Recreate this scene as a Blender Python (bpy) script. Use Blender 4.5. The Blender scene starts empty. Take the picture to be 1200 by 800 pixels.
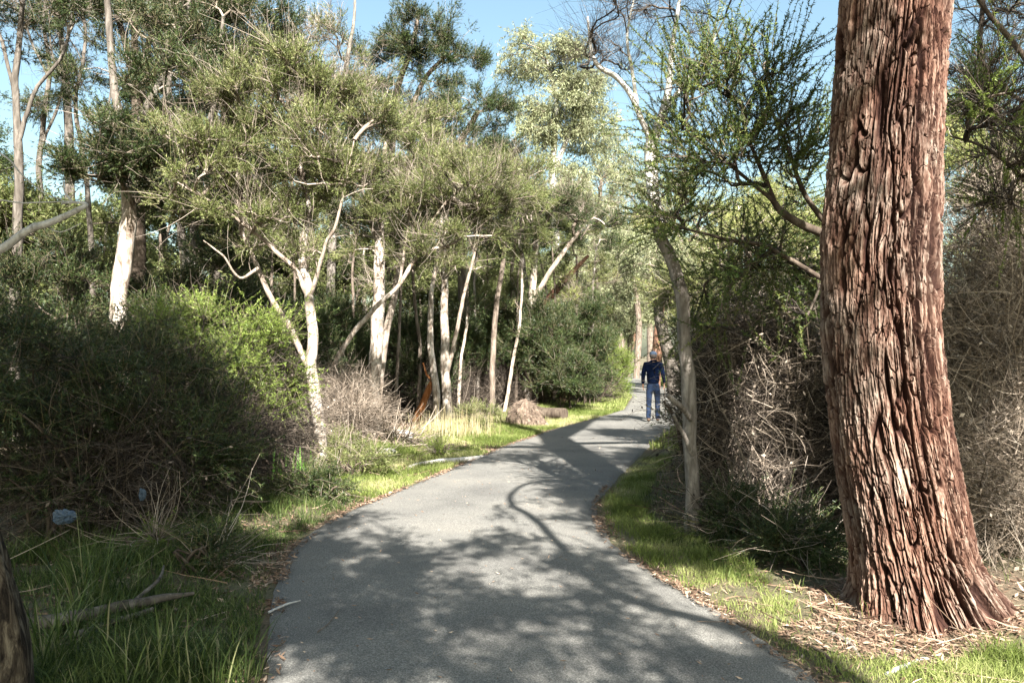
import bpy, math, random
import numpy as np
from mathutils import Vector

random.seed(7)
SC = bpy.context.scene
COL = SC.collection
F, H, CX, HY = 933.33, 1.65, 600.0, 417.0
AZ, EL = math.radians(12), math.radians(40)       # shadows run 12 deg left of the view axis
COT = 1 / math.tan(EL)
UPX, UPY = COT * math.sin(AZ), -COT * math.cos(AZ)  # sunward ground offset per metre of height
R = np.random.default_rng(11)

# ------------------------------------------------------------------ helpers
def gp(px, py):
    Y = F * H / (py - HY)
    return np.array([(px - CX) / F * Y, Y, 0.0])

def W(px, py, Y):
    return np.array([(px - CX) / F * Y, Y, H - (py - HY) * Y / F])

def up(px, py, z):
    g = gp(px, py)
    return np.array([g[0] + UPX * z, g[1] + UPY * z, z])

def nrm(a):
    return a / (np.linalg.norm(a, axis=-1, keepdims=True) + 1e-9)

def _h(ix, iy, iz, s):
    n = (ix * 374761393 + iy * 668265263 + iz * 2147483647 + s * 1274126177) & 0xFFFFFFFF
    n = ((n ^ (n >> 13)) * 1274126177) & 0xFFFFFFFF
    n = ((n ^ (n >> 16)) * 2246822519) & 0xFFFFFFFF
    return ((n ^ (n >> 15)) & 0xFFFF) / 32767.5 - 1.0

def vn(x, y, z=0.0, s=0):
    x, y, z = np.broadcast_arrays(np.asarray(x, float), np.asarray(y, float), np.asarray(z, float))
    xi, yi, zi = (np.floor(a).astype(np.int64) for a in (x, y, z))
    fx, fy, fz = x - xi, y - yi, z - zi
    fx, fy, fz = (f * f * f * (f * (f * 6 - 15) + 10) for f in (fx, fy, fz))
    o = 0
    for a in (0, 1):
        for b in (0, 1):
            for c in (0, 1):
                o = o + _h(xi + a, yi + b, zi + c, s) * (fx if a else 1 - fx) * (fy if b else 1 - fy) * (fz if c else 1 - fz)
    return o

def fbm(x, y, z=0.0, s=0, o=3):
    r, a = 0, 1.0
    for k in range(o):
        r = r + a * vn(x * 2**k, y * 2**k, np.asarray(z) * 2**k, s + k); a *= .5
    return r

def catmull(p, n):
    p = np.asarray(p, float)
    q = np.vstack([2 * p[0] - p[1], p, 2 * p[-1] - p[-2]])
    out = []
    for i in range(1, len(q) - 2):
        t = np.linspace(0, 1, n, endpoint=False)[:, None]
        a, b, c, d = q[i - 1], q[i], q[i + 1], q[i + 2]
        out.append(.5 * ((2 * b) + (-a + c) * t + (2 * a - 5 * b + 4 * c - d) * t**2 + (-a + 3 * b - 3 * c + d) * t**3))
    out.append(q[-2][None])
    return np.vstack(out)

# path edges: x as a function of distance
PY = [-60, -20, 0, 2.5, 4.02, 4.49, 5.44, 6.08, 6.6, 7.1, 7.98, 9.0, 10.06, 12.03, 14.95, 17.9, 21.1, 24.4, 32, 46.6, 67, 80, 110, 160]
PL = [6, -.5, -.75, -.95, -1.215, -1.37, -1.62, -1.78, -1.85, -1.87, -1.82, -1.58, -1.29, -.77, 0, .96, 2.26, 3.45, 4.85, 6.05, 9.7, 12.2, 20, 40]
PR = [8.6, 2.2, 1.9, 1.65, 1.53, 1.44, 1.23, 1.05, .93, .86, .86, .97, 1.24, 1.78, 2.64, 3.55, 4.75, 5.75, 7.0, 8.5, 12.2, 14.8, 22.8, 43]
_yy = np.linspace(-60, 160, 4401)
def _sm(v):
    a = np.interp(_yy, PY, v); k = np.hanning(13); k /= k.sum()
    return np.convolve(np.pad(a, 6, mode='edge'), k, mode='valid')
_L, _Rr = _sm(PL), _sm(PR)
XL = lambda y: np.interp(y, _yy, _L)
XR = lambda y: np.interp(y, _yy, _Rr)

def gh(x, y):
    x = np.asarray(x, float); y = np.asarray(y, float)
    d = np.maximum(XL(y) - x, x - XR(y))
    m = np.clip((d - .1) / 2.0, 0, 1)
    far = np.clip((d - 2) / 12, 0, 1)
    return m * (.045 * fbm(x * .9, y * .9, 0, 3, 2) + .012 * vn(x * 6, y * 6, 0, 4)) + far * .25 * (1 + .5 * vn(x * .12, y * .12, 0, 5)) - .02 * (d < 0) * np.clip(-d / .2, 0, 1)

# ------------------------------------------------------------------ mesh assembly
class MB:
    def __init__(s): s.v = []; s.f = []; s.n = 0
    def add(s, v, f, mat=0, attr=None, smooth=False):
        v = np.asarray(v, float).reshape(-1, 3); f = np.asarray(f, np.int64)
        if len(f) == 0: return
        a = np.full(len(f), .5) if attr is None else np.asarray(attr, float)
        s.v.append(v); s.f.append((f + s.n, mat, a, smooth)); s.n += len(v)
    def build(s, name, mats, parent=None, origin=None):
        if not isinstance(mats, (list, tuple)): mats = [mats]
        V = np.vstack(s.v)
        if origin is not None: V = V - np.asarray(origin)
        me = bpy.data.meshes.new(name)
        for m in mats: me.materials.append(m)
        li = np.concatenate([f.ravel() for f, _, _, _ in s.f])
        ct = np.concatenate([np.full(len(f), f.shape[1]) for f, _, _, _ in s.f])
        mi = np.concatenate([np.full(len(f), m) for f, m, _, _ in s.f])
        at = np.concatenate([a for _, _, a, _ in s.f])
        sm = np.concatenate([np.full(len(f), k) for f, _, _, k in s.f])
        me.vertices.add(len(V)); me.vertices.foreach_set('co', V.ravel().astype(np.float32))
        me.loops.add(len(li)); me.loops.foreach_set('vertex_index', li.astype(np.int32))
        me.polygons.add(len(ct))
        me.polygons.foreach_set('loop_start', np.concatenate([[0], np.cumsum(ct)[:-1]]).astype(np.int32))
        me.polygons.foreach_set('loop_total', ct.astype(np.int32))
        me.polygons.foreach_set('material_index', mi.astype(np.int32))
        me.polygons.foreach_set('use_smooth', sm.astype(bool))
        me.update(calc_edges=True)
        A = me.attributes.new('v', 'FLOAT', 'FACE'); A.data.foreach_set('value', at.astype(np.float32))
        o = bpy.data.objects.new(name, me); COL.objects.link(o)
        if parent is not None: o.parent = parent
        elif origin is not None: o.location = tuple(float(c) for c in origin)
        return o

def tag(o, label=None, cat=None, group=None, kind=None):
    for k, v in (('label', label), ('category', cat), ('group', group), ('kind', kind)):
        if v: o[k] = v
    return o

def thing(name, label, cat, loc, group=None, rz=0):
    o = bpy.data.objects.new(name, None); COL.objects.link(o)
    o.empty_display_size = .2
    o.location = tuple(float(c) for c in loc); o.rotation_euler = (0, 0, rz)
    return tag(o, label, cat, group)

def dup(o, loc, rz=0, sc=(1, 1, 1), label=None, group=None):
    r = o.copy(); COL.objects.link(r); r.location = tuple(float(c) for c in loc)
    r.rotation_euler = (0, 0, rz); r.scale = sc
    if label: r['label'] = label
    if group: r['group'] = group
    for ch in list(o.children):
        c = ch.copy(); COL.objects.link(c); c.parent = r
    return r

def frames(T):
    ref = np.zeros_like(T); ref[..., 2] = 1
    bad = np.abs(T[..., 2]) > .95
    ref[bad] = (1, 0, 0)
    A = nrm(np.cross(T, ref)); B = np.cross(T, A)
    return A, B

def tubes(P, Rd, sides=3, mb=None, mat=0, attr=None, smooth=False):
    """P (N,K,3), Rd (N,K)"""
    P = np.asarray(P, float); Rd = np.asarray(Rd, float); N, K, _ = P.shape
    if N == 0: return
    T = np.empty_like(P); T[:, 1:-1] = P[:, 2:] - P[:, :-2]; T[:, 0] = P[:, 1] - P[:, 0]; T[:, -1] = P[:, -1] - P[:, -2]
    T = nrm(T); M = nrm(T.mean(1))
    A0, _ = frames(M)
    A = nrm(A0[:, None] - (A0[:, None] * T).sum(-1, keepdims=True) * T); B = np.cross(T, A)
    th = np.arange(sides) / sides * 2 * np.pi
    V = P[:, :, None] + Rd[:, :, None, None] * (np.cos(th)[:, None] * A[:, :, None] + np.sin(th)[:, None] * B[:, :, None])
    base = (np.arange(N) * K * sides)[:, None, None] + (np.arange(K - 1) * sides)[None, :, None]
    j = np.arange(sides)[None, None]; j2 = (np.arange(sides) + 1) % sides
    f = np.stack([base + j, base + j2[None, None], base + j2[None, None] + sides, base + j + sides], -1).reshape(-1, 4)
    a = None
    if attr is not None: a = np.repeat(attr, (K - 1) * sides)
    mb.add(V.reshape(-1, 3), f, mat, a, smooth)

def limb(pts, rad, sides=12, sub=6, amp=.08, seed=0, mb=None, mat=0, lobes=0):
    """one smooth organic tube through pts (n,3) with radii; irregular surface"""
    C = catmull(np.column_stack([pts, rad]), sub); P = C[:, :3]; r = np.maximum(C[:, 3], .002)
    wob = np.minimum(.55 * r, .03)[:, None]; fq = 1 / (r.mean() * 9 + .05)
    P = P + wob * np.stack([fbm(P[:, 2] * fq + q * 7.1, P[:, 0] * fq, P[:, 1] * fq, seed + q, 2) for q in range(3)], -1)
    K = len(P); T = np.gradient(P, axis=0); T = nrm(T)
    A = np.zeros_like(P); a = np.array([1., 0, 0]) if abs(T[0][0]) < .9 else np.array([0, 1., 0])
    for k in range(K):
        a = a - a.dot(T[k]) * T[k]; a /= np.linalg.norm(a); A[k] = a
    B = np.cross(T, A)
    th = np.arange(sides) / sides * 2 * np.pi
    dirs = np.cos(th)[None, :, None] * A[:, None] + np.sin(th)[None, :, None] * B[:, None]
    n = amp * 1.2 * fbm(dirs[..., 0] * 1.5 + seed, dirs[..., 1] * 1.5 + P[:, None, 1], P[:, None, 2] * 2.5 + seed * 3.3, seed, 3)
    rr = r[:, None] * (1 + n)
    V = P[:, None] + rr[..., None] * dirs
    base = (np.arange(K - 1) * sides)[:, None]; j = np.arange(sides)[None]; j2 = (j + 1) % sides
    f = np.stack([base + j, base + j2, base + j2 + sides, base + j + sides], -1).reshape(-1, 4)
    v = V.reshape(-1, 3)
    mb.add(v, f, mat, None, True)
    for e, k in ((0, 0), (K - 1, (K - 1) * sides)):      # end caps
        vv = np.vstack([V[e], P[e][None]]); jj = np.arange(sides)
        mb.add(vv, np.stack([jj, (jj + 1) % sides, np.full(sides, sides)], -1), mat)
    return P, r

# ------------------------------------------------------------------ materials
def mat(name):
    m = bpy.data.materials.new(name); m.use_nodes = True
    nt = m.node_tree; b = nt.nodes['Principled BSDF']; return m, nt, b

def N(nt, t, **k):
    n = nt.nodes.new(t)
    for a, v in k.items():
        if a in ('operation', 'blend_type', 'data_type', 'attribute_name', 'noise_dimensions', 'feature', 'distance'): setattr(n, a, v)
        else: n.inputs[a.replace('_', ' ')].default_value = v
    return n

def ramp(nt, src, stops):
    r = nt.nodes.new('ShaderNodeValToRGB'); e = r.color_ramp.elements
    while len(e) < len(stops): e.new(.5)
    for i, (p, c) in enumerate(stops): e[i].position = p; e[i].color = (*c, 1)
    nt.links.new(src, r.inputs['Fac']); return r

def leaf_mat(name, c1, c2, c3=None, tr=.32, rough=.5):
    m, nt, b = mat(name)
    at = N(nt, 'ShaderNodeAttribute', attribute_name='v')
    stops = [(0., c1), (.75, c2)] + ([(1., c3)] if c3 else [])
    r = ramp(nt, at.outputs['Fac'], stops)
    oi = nt.nodes.new('ShaderNodeObjectInfo')
    tc = nt.nodes.new('ShaderNodeTexCoord')
    no = N(nt, 'ShaderNodeTexNoise', Scale=.9, Detail=2.0); nt.links.new(tc.outputs['Object'], no.inputs['Vector'])
    mr = nt.nodes.new('ShaderNodeMapRange'); mr.inputs['From Min'].default_value = .3; mr.inputs['From Max'].default_value = .7
    mr.inputs['To Min'].default_value = .7; mr.inputs['To Max'].default_value = 1.3
    nt.links.new(no.outputs['Fac'], mr.inputs['Value'])
    hs = nt.nodes.new('ShaderNodeHueSaturation')
    nt.links.new(r.outputs['Color'], hs.inputs['Color']); nt.links.new(mr.outputs['Result'], hs.inputs['Value'])
    nt.links.new(hs.outputs['Color'], b.inputs['Base Color'])
    b.inputs['Roughness'].default_value = rough
    b.inputs['Specular IOR Level'].default_value = .35
    t = nt.nodes.new('ShaderNodeBsdfTranslucent'); nt.links.new(hs.outputs['Color'], t.inputs['Color'])
    mx = nt.nodes.new('ShaderNodeMixShader'); mx.inputs[0].default_value = tr
    nt.links.new(b.outputs[0], mx.inputs[1]); nt.links.new(t.outputs[0], mx.inputs[2])
    nt.links.new(mx.outputs[0], nt.nodes['Material Output'].inputs['Surface'])
    return m

def bark_mat(name, cols, scale=(14, 14, 3), bump=.6, dist=.01, pos=(.3, .5, .68)):
    m, nt, b = mat(name)
    tc = nt.nodes.new('ShaderNodeTexCoord'); mp = nt.nodes.new('ShaderNodeMapping')
    mp.inputs['Scale'].default_value = scale
    nt.links.new(tc.outputs['Object'], mp.inputs['Vector'])
    n1 = N(nt, 'ShaderNodeTexNoise', Scale=1.0, Detail=8.0, Roughness=.65, Distortion=.6)
    nt.links.new(mp.outputs[0], n1.inputs['Vector'])
    r = ramp(nt, n1.outputs['Fac'], list(zip(pos, cols)))
    nt.links.new(r.outputs['Color'], b.inputs['Base Color'])
    n2 = N(nt, 'ShaderNodeTexNoise', Scale=3.0, Detail=6.0, Roughness=.7); nt.links.new(mp.outputs[0], n2.inputs['Vector'])
    bp = nt.nodes.new('ShaderNodeBump'); bp.inputs['Strength'].default_value = bump; bp.inputs['Distance'].default_value = dist
    nt.links.new(n2.outputs['Fac'], bp.inputs['Height']); nt.links.new(bp.outputs[0], b.inputs['Normal'])
    b.inputs['Roughness'].default_value = .9; b.inputs['Specular IOR Level'].default_value = .15
    return m

def attr_mat(name, cols, rough=.8, tr=0.0):
    m, nt, b = mat(name)
    at = N(nt, 'ShaderNodeAttribute', attribute_name='v')
    r = ramp(nt, at.outputs['Fac'], [(i / (len(cols) - 1), c) for i, c in enumerate(cols)])
    nt.links.new(r.outputs['Color'], b.inputs['Base Color']); b.inputs['Roughness'].default_value = rough
    b.inputs['Specular IOR Level'].default_value = .25
    if tr:
        t = nt.nodes.new('ShaderNodeBsdfTranslucent'); nt.links.new(r.outputs['Color'], t.inputs['Color'])
        mx = nt.nodes.new('ShaderNodeMixShader'); mx.inputs[0].default_value = tr
        nt.links.new(b.outputs[0], mx.inputs[1]); nt.links.new(t.outputs[0], mx.inputs[2])
        nt.links.new(mx.outputs[0], nt.nodes['Material Output'].inputs['Surface'])
    return m

M = {}
M['tea'] = leaf_mat('tea_tree_leaf', (.07, .09, .027), (.19, .22, .07), (.35, .35, .16))
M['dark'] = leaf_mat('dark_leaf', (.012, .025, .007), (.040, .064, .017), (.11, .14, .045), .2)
M['euc'] = leaf_mat('gum_leaf', (.18, .20, .10), (.34, .36, .20), (.44, .44, .28), .4)
M['olive'] = leaf_mat('olive_leaf', (.14, .17, .05), (.32, .34, .11), (.46, .43, .20), .4)
M['spiky'] = leaf_mat('spiky_leaf', (.035, .06, .014), (.11, .155, .035), (.26, .28, .07), .28)
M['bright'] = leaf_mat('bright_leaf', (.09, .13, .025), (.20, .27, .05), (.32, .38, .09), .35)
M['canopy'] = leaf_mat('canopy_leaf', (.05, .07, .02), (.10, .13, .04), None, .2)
M['bark_pale'] = bark_mat('pale_paper_bark', [(.12, .085, .06), (.33, .27, .215), (.56, .50, .43)], (11, 11, 3.5), .9, .02, (.36, .48, .62))
M['bark_limb'] = bark_mat('pinkish_limb_bark', [(.11, .08, .06), (.27, .215, .17), (.44, .38, .32)], (14, 14, 5), .9, .012)
M['bark_tan'] = bark_mat('tan_bark', [(.06, .045, .035), (.16, .125, .098), (.29, .24, .195)], (12, 12, 3), .8, .012)
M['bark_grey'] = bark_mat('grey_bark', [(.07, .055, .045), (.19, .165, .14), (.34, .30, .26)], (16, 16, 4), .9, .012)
M['bark_dark'] = bark_mat('dark_bark', [(.03, .022, .017), (.08, .06, .045), (.15, .12, .09)], (14, 14, 3), .8, .012)
M['bark_slate'] = bark_mat('slate_brown_bark', [(.035, .028, .023), (.10, .085, .07), (.20, .175, .15)], (14, 14, 3), .8, .012)
M['bark_rough'] = bark_mat('rough_corner_bark', [(.02, .015, .012), (.09, .07, .05), (.30, .25, .18)], (28, 28, 6), 1.0, .04, (.38, .5, .66))
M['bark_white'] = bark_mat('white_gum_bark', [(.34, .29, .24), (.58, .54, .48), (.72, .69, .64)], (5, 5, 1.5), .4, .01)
M['bark_red'] = bark_mat('red_brown_bark', [(.07, .035, .022), (.19, .10, .065), (.34, .22, .16)], (12, 12, 2), .9, .02)
M['orange'] = bark_mat('orange_split_wood', [(.14, .05, .02), (.32, .12, .04), (.44, .24, .13)], (30, 30, 3), .8, .008)
M['dead'] = attr_mat('dead_twig', [(.07, .055, .04), (.20, .155, .115), (.42, .35, .28)], .8)
M['dead_dark'] = attr_mat('dark_dead_twig', [(.016, .012, .010), (.05, .039, .03), (.17, .135, .105)], .8)  # dark copy of dead twigs: thicket shade and few lit glints put into colour
M['twig'] = attr_mat('live_twig', [(.09, .07, .052), (.21, .168, .13), (.38, .32, .265)], .85)
M['stem'] = attr_mat('leafy_stem', [(.05, .045, .02), (.11, .095, .045), (.17, .14, .08)], .8)
M['bleached'] = bark_mat('bleached_wood', [(.20, .19, .18), (.38, .37, .36), (.5, .5, .49)], (30, 30, 8), .6, .006)
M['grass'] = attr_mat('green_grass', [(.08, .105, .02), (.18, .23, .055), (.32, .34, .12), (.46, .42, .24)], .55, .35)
M['shaded_grass'] = attr_mat('shade_toned_grass', [(.02, .038, .009), (.048, .078, .018), (.13, .17, .045), (.30, .27, .15)], .55, .3)  # darker copy of the grass, shade put into the blade colour
M['straw'] = attr_mat('dry_grass', [(.24, .19, .09), (.40, .34, .19), (.52, .47, .30)], .8, .25)
M['strap'] = attr_mat('strap_leaf', [(.05, .12, .02), (.11, .24, .035), (.20, .34, .07)], .4, .3)
M['litter'] = attr_mat('leaf_litter', [(.05, .03, .022), (.14, .085, .055), (.27, .18, .12), (.46, .36, .27)], .85)

# ------------------------------------------------------------------ foliage
STY = {
 'brush': dict(ns=9, Ls=(.12, .27), spread=.55, m=17, l=(.03, .055), w=.014, fwd=1.1, upb=1.0),
 'spiky': dict(ns=2, Ls=(.25, .60), spread=.55, m=110, l=(.016, .036), w=.0105, fwd=.5, upb=.5, rank=1),
 'spikyfar': dict(ns=6, Ls=(.25, .5), spread=.8, m=24, l=(.03, .05), w=.011, fwd=.6, upb=.5),
 'frond': dict(ns=6, Ls=(.2, .38), spread=.9, m=34, l=(.03, .055), w=.012, fwd=.55, upb=.4),
 'euc': dict(ns=7, Ls=(.25, .5), spread=1.0, m=9, l=(.08, .14), w=.028, fwd=.4, upb=-.35, droop=.8),
 'far': dict(ns=8, Ls=(.25, .5), spread=.7, m=13, l=(.07, .12), w=.030, fwd=.9, upb=.7),
 'farbrush': dict(ns=9, Ls=(.18, .38), spread=.6, m=16, l=(.05, .085), w=.0175, fwd=1.0, upb=.9),
 'canopy': dict(ns=6, Ls=(.25, .5), spread=1.2, m=8, l=(.10, .16), w=.04, fwd=.5, upb=0),
}
def foliage(mb, P, D, sty, rng, dens=1.0, leafm=0, twigm=1, size=1.0):
    s = STY[sty]; n = len(P); tv = rng.uniform(.65, 1.4, (n, 1)); ns = max(1, int(s['ns'] * dens)); m = s['m']
    D = nrm(D + np.array([0, 0, s['upb']]))
    sd = nrm(D[:, None] + s['spread'] * rng.normal(size=(n, ns, 3)) * .8)
    sl = rng.uniform(*s['Ls'], size=(n, ns)) * size * tv
    o = P[:, None] + rng.normal(size=(n, ns, 3)) * .05 * size
    droop = s.get('droop', 0)
    # stems
    S = np.stack([o, o + sd * sl[..., None] * .5, o + sd * sl[..., None] - np.array([0, 0, 1]) * droop * sl[..., None] * .3], 2).reshape(-1, 3, 3)
    tubes(S, np.tile(np.array([.0035, .0025, .0012]) * size, (len(S), 1)), 3, mb, twigm, rng.uniform(0, 1, len(S)))
    t = rng.uniform(.08, 1.0, size=(n, ns, m))
    bp = o[:, :, None] + sd[:, :, None] * (sl[..., None] * t)[..., None]
    bp[..., 2] -= droop * .3 * sl[..., None] * t**2
    rd = rng.normal(size=(n, ns, m, 3))
    ld = nrm(sd[:, :, None] * s['fwd'] + nrm(rd) + np.array([0, 0, -droop]))
    L = rng.uniform(*s['l'], size=(n, ns, m)) * size
    side = nrm(np.cross(ld, rng.normal(size=ld.shape)))
    w = s['w'] * size * rng.uniform(.7, 1.2, size=L.shape)
    bp = bp.reshape(-1, 3); ld = ld.reshape(-1, 3); side = side.reshape(-1, 3); L = L.ravel()[:, None]; w = w.ravel()[:, None]
    k = len(bp)
    clump = np.repeat(rng.uniform(-.25, .25, n), ns * m)
    att = np.clip(rng.uniform(.1, .9, k) + clump, 0, 1)
    if s['w'] > .018:
        V = np.stack([bp, bp + ld * L * .45 + side * w / 2, bp + ld * L, bp + ld * L * .45 - side * w / 2], 1)
        f = np.arange(k * 4).reshape(k, 4)
    else:
        V = np.stack([bp - side * w * .4, bp + side * w * .4, bp + ld * L], 1)
        # broaden: base at foot, belly reached by slight offset
        f = np.arange(k * 3).reshape(k, 3)
    mb.add(V, f, leafm, att)

def twigs(mb, P, D, L, r, rng, K=5, curl=.5, sides=3, matn=0, attr=None):
    n = len(P); pts = [P]; d = nrm(D); c = rng.normal(size=(n, 3)) * curl
    st = (L / (K - 1))[:, None]
    for k in range(K - 1):
        d = nrm(d + (c * .35 + rng.normal(size=(n, 3)) * curl * .45))
        pts.append(pts[-1] + d * st)
    Pp = np.stack(pts, 1); rr = r[:, None] * np.linspace(1, .35, K)[None]
    tubes(Pp, rr, sides, mb, matn, rng.uniform(0, 1, n) if attr is None else attr)
    return Pp

def grow(skel, att, bf, rng, r0=.0045, ex=.45, jit=.12):
    """skel: (n,3) points; att: attractors. Links every attractor to the cheapest node by a curved twig."""
    cap = len(skel) + len(att) * 3 + 8
    X = np.zeros((cap, 3)); PLn = np.zeros(cap); DR = np.zeros((cap, 3)); PA = np.full(cap, -1)
    n = len(skel); X[:n] = skel
    DR[:n] = nrm(np.gradient(skel, axis=0)) if n > 1 else (0, 0, 1)
    PLn[:n] = np.linspace(0, .6, n)
    d0 = np.array([np.min(np.linalg.norm(skel - a, axis=1)) for a in att])
    chains = []; tips = []; td = []
    for i in np.argsort(d0 + rng.uniform(0, .25, len(att))):
        a = att[i]; v = a - X[:n]; d = np.linalg.norm(v, axis=1)
        cost = d + bf * PLn[:n] + np.where(v[:, 2] < 0, .5 * d, 0)
        j = int(np.argmin(cost)); Ld = d[j]
        if Ld < .04: continue
        p0 = X[j]; u = v[j] / Ld
        c1 = p0 + nrm(DR[j] * .6 + u)[...] * Ld * .5 + rng.normal(size=3) * jit * Ld
        t = np.array([1 / 3, 2 / 3, 1.])[:, None]
        q = (1 - t)**2 * p0 + 2 * t * (1 - t) * c1 + t * t * a
        q[:2] += rng.normal(size=(2, 3)) * .03 * Ld
        ids = np.arange(n, n + 3); X[ids] = q; PA[ids] = [j, n, n + 1]
        PLn[ids] = PLn[j] + Ld * np.array([1 / 3, 2 / 3, 1])
        pr = np.vstack([p0, q[:2]]); DR[ids] = nrm(q - pr)
        chains.append((j, n, n + 1, n + 2)); tips.append(a); td.append(DR[n + 2]); n += 3
    wt = np.zeros(cap); 
    ch = np.array(chains)
    wt[ch[:, 3]] += 1
    for k in range(n - 1, len(skel) - 1, -1):
        if PA[k] >= 0: wt[PA[k]] += wt[k]
    rr = r0 * np.maximum(wt, 1)**ex
    P = X[ch]; Rd = rr[ch]; Rd[:, 0] = np.minimum(Rd[:, 0], rr[ch[:, 1]] * 1.15)
    return P, Rd, np.array(tips), np.array(td)

def blob(c, r, n, rng, shell=.45, flat=.0):
    k = max(3, n // 9)
    u = nrm(rng.normal(size=(k, 3))); cc = u * rng.uniform(max(shell, .3), 1, k)[:, None]**.7
    p = cc[rng.integers(0, k, n)] * rng.uniform(.85, 1.2, (n, 1)) + rng.normal(size=(n, 3)) * np.array([.18, .18, .10]) * rng.uniform(.6, 1.5, (n, 1))
    return np.asarray(c) + p * np.asarray(r)
def blob_even(c, r, n, rng, shell=.45, flat=.0):
    u = nrm(rng.normal(size=(n, 3))); rad = rng.uniform(shell, 1, n)[:, None]**.8
    p = u * rad * (1 + .25 * vn(u[:, 0] * 2 + c[0], u[:, 1] * 2 + c[1], u[:, 2] * 2, 9))[:, None]
    if flat: p[:, 2] = np.where(p[:, 2] < 0, p[:, 2] * (1 - flat), p[:, 2])
    return np.asarray(c) + p * np.asarray(r)

def make_tree(name, label, cat, base, limbs, blobs, sty, leaf, bark, rng, group=None, bf=.35, r0=.0045, ex=.45,
              dens=1.0, size=1.0, dead=0.0, sides=12, amp=.08, twigbark=None, bare=0, shell=.45, midtufts=.35, crown_name='crown', amin=None, limbbark=None, under=0, twr=1.0, limbset=None, tfan=0):
    """limbs: list of [(x,y,z,r),...] world space; blobs: list of (centre, radii, n)"""
    base = np.array([base[0], base[1], float(gh(base[0], base[1])) if len(base) < 3 else base[2]])
    root = thing(name, label, cat, base, group)
    mb = MB(); sk = []
    for i, l in enumerate(limbs):
        l = np.array(l, float)
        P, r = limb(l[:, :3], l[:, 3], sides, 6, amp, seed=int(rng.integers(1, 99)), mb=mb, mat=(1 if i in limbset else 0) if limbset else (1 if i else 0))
        st = int(len(P) * .35) if i == 0 and len(limbs) > 1 else int(len(P) * (.45 if i == 0 else .15))
        sk.append(P[st::2])
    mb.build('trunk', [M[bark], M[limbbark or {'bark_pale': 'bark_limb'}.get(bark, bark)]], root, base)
    sk = np.vstack(sk)
    att = np.vstack([blob(c, r, n, rng, shell) for c, r, n in blobs])
    if amin is not None: att = att[att[:, 2] > amin]
    P, Rd, tp, td = grow(sk, att, bf, rng, r0, ex)
    mb = MB(); tubes(P, Rd, 5, mb, 0, rng.uniform(0, 1, len(P)), True)
    # fine bare twigs along the branches
    if bare:
        k = rng.integers(0, len(P), bare); q = P[k, rng.integers(1, 4, bare)]
        dd = nrm(P[k, 3] - P[k, 0]) + rng.normal(size=(bare, 3)) * .6 + np.array([0, 0, .2])
        dd[:, 2] += tfan
        twigs(mb, q, dd, rng.uniform(.2, .75 + tfan * .5, bare), np.full(bare, .0028) * (1 + size * .3) * twr, rng, 5, .35 if not tfan else .22)
    mb.build('branches', M[twigbark or 'twig'], root, base)
    mask = rng.uniform(size=len(tp)) >= dead
    if under:
        hq = (tp[:, 2] - tp[:, 2].min()) / np.ptp(tp[:, 2]); mask &= rng.uniform(size=len(tp)) > np.clip(under * 1.1 - hq * 1.3, 0, .9)
    tp, td = tp[mask], td[mask]
    if len(tp):
        mid = P[:, 2][rng.uniform(size=len(P)) < midtufts]
        tpp = np.vstack([tp, mid]); 
        cen = att.mean(0)
        tdd = np.vstack([td, nrm(mid - cen)])
        tdd = tdd + .35 * nrm(tpp - cen)
        mb = MB(); foliage(mb, tpp, tdd, sty, rng, dens, 0, 1, size)
        mb.build(crown_name, [M[leaf], M['stem']], root, base)
    return root

def pl(Y, pts, ground=True):
    """pixel polyline (px,py,half-width px[,dY]) at depth Y -> world limb"""
    o = []
    for i, p in enumerate(pts):
        yy = Y + (p[3] if len(p) > 3 else 0)
        w = W(p[0], p[1], yy)
        if i == 0 and ground: w[2] = float(gh(w[0], w[1])) - .06
        o.append((*w, p[2] * yy / F))
    return o

def pb(px, py, rx, ry, Y, dy, n):
    """pixel blob -> world blob"""
    return (W(px, py, Y), (rx * Y / F, dy, ry * Y / F), n)

# ------------------------------------------------------------------ world, sun, camera
w = bpy.data.worlds.new('World'); SC.world = w; w.use_nodes = True
nt = w.node_tree; bg = nt.nodes['Background']
sky = nt.nodes.new('ShaderNodeTexSky'); sky.sky_type = 'NISHITA'; sky.sun_disc = False
sky.sun_elevation = EL
# sun stands behind the camera, to the right
sun_dir = Vector((math.sin(AZ) * math.cos(EL), -math.cos(AZ) * math.cos(EL), math.sin(EL)))
sky.sun_rotation = math.atan2(sun_dir.x, sun_dir.y)
sky.air_density = 1.3; sky.dust_density = 2.5; sky.ozone_density = 1.0; sky.altitude = 10
gr = nt.nodes.new('ShaderNodeMix'); gr.data_type = 'RGBA'; gr.blend_type = 'MULTIPLY'; gr.inputs[0].default_value = 1; gr.inputs[7].default_value = (1.08, 1.17, 1.08, 1)
nt.links.new(sky.outputs[0], gr.inputs[6]); nt.links.new(gr.outputs[2], bg.inputs['Color']); bg.inputs['Strength'].default_value = .05
sl = bpy.data.lights.new('sun', 'SUN'); sl.energy = 5.0; sl.angle = math.radians(.53); sl.color = (1, .965, .91)
so = bpy.data.objects.new('sun', sl); COL.objects.link(so); so.rotation_euler = sun_dir.to_track_quat('Z', 'Y').to_euler()
so.location = sun_dir * 60
cam = bpy.data.cameras.new('camera'); cam.lens = 28.0; cam.sensor_width = 36; cam.shift_y = 17 / 1200
cam.clip_end = 3000; cam.clip_start = .05
co = bpy.data.objects.new('camera', cam); COL.objects.link(co); co.location = (0, 0, H); co.rotation_euler = (math.pi / 2, 0, 0)
SC.camera = co
SC.view_settings.view_transform = 'Standard'; SC.view_settings.look = 'None'
SC.view_settings.gamma = 1; SC.view_settings.exposure = 2.25
cy = SC.cycles
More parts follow.
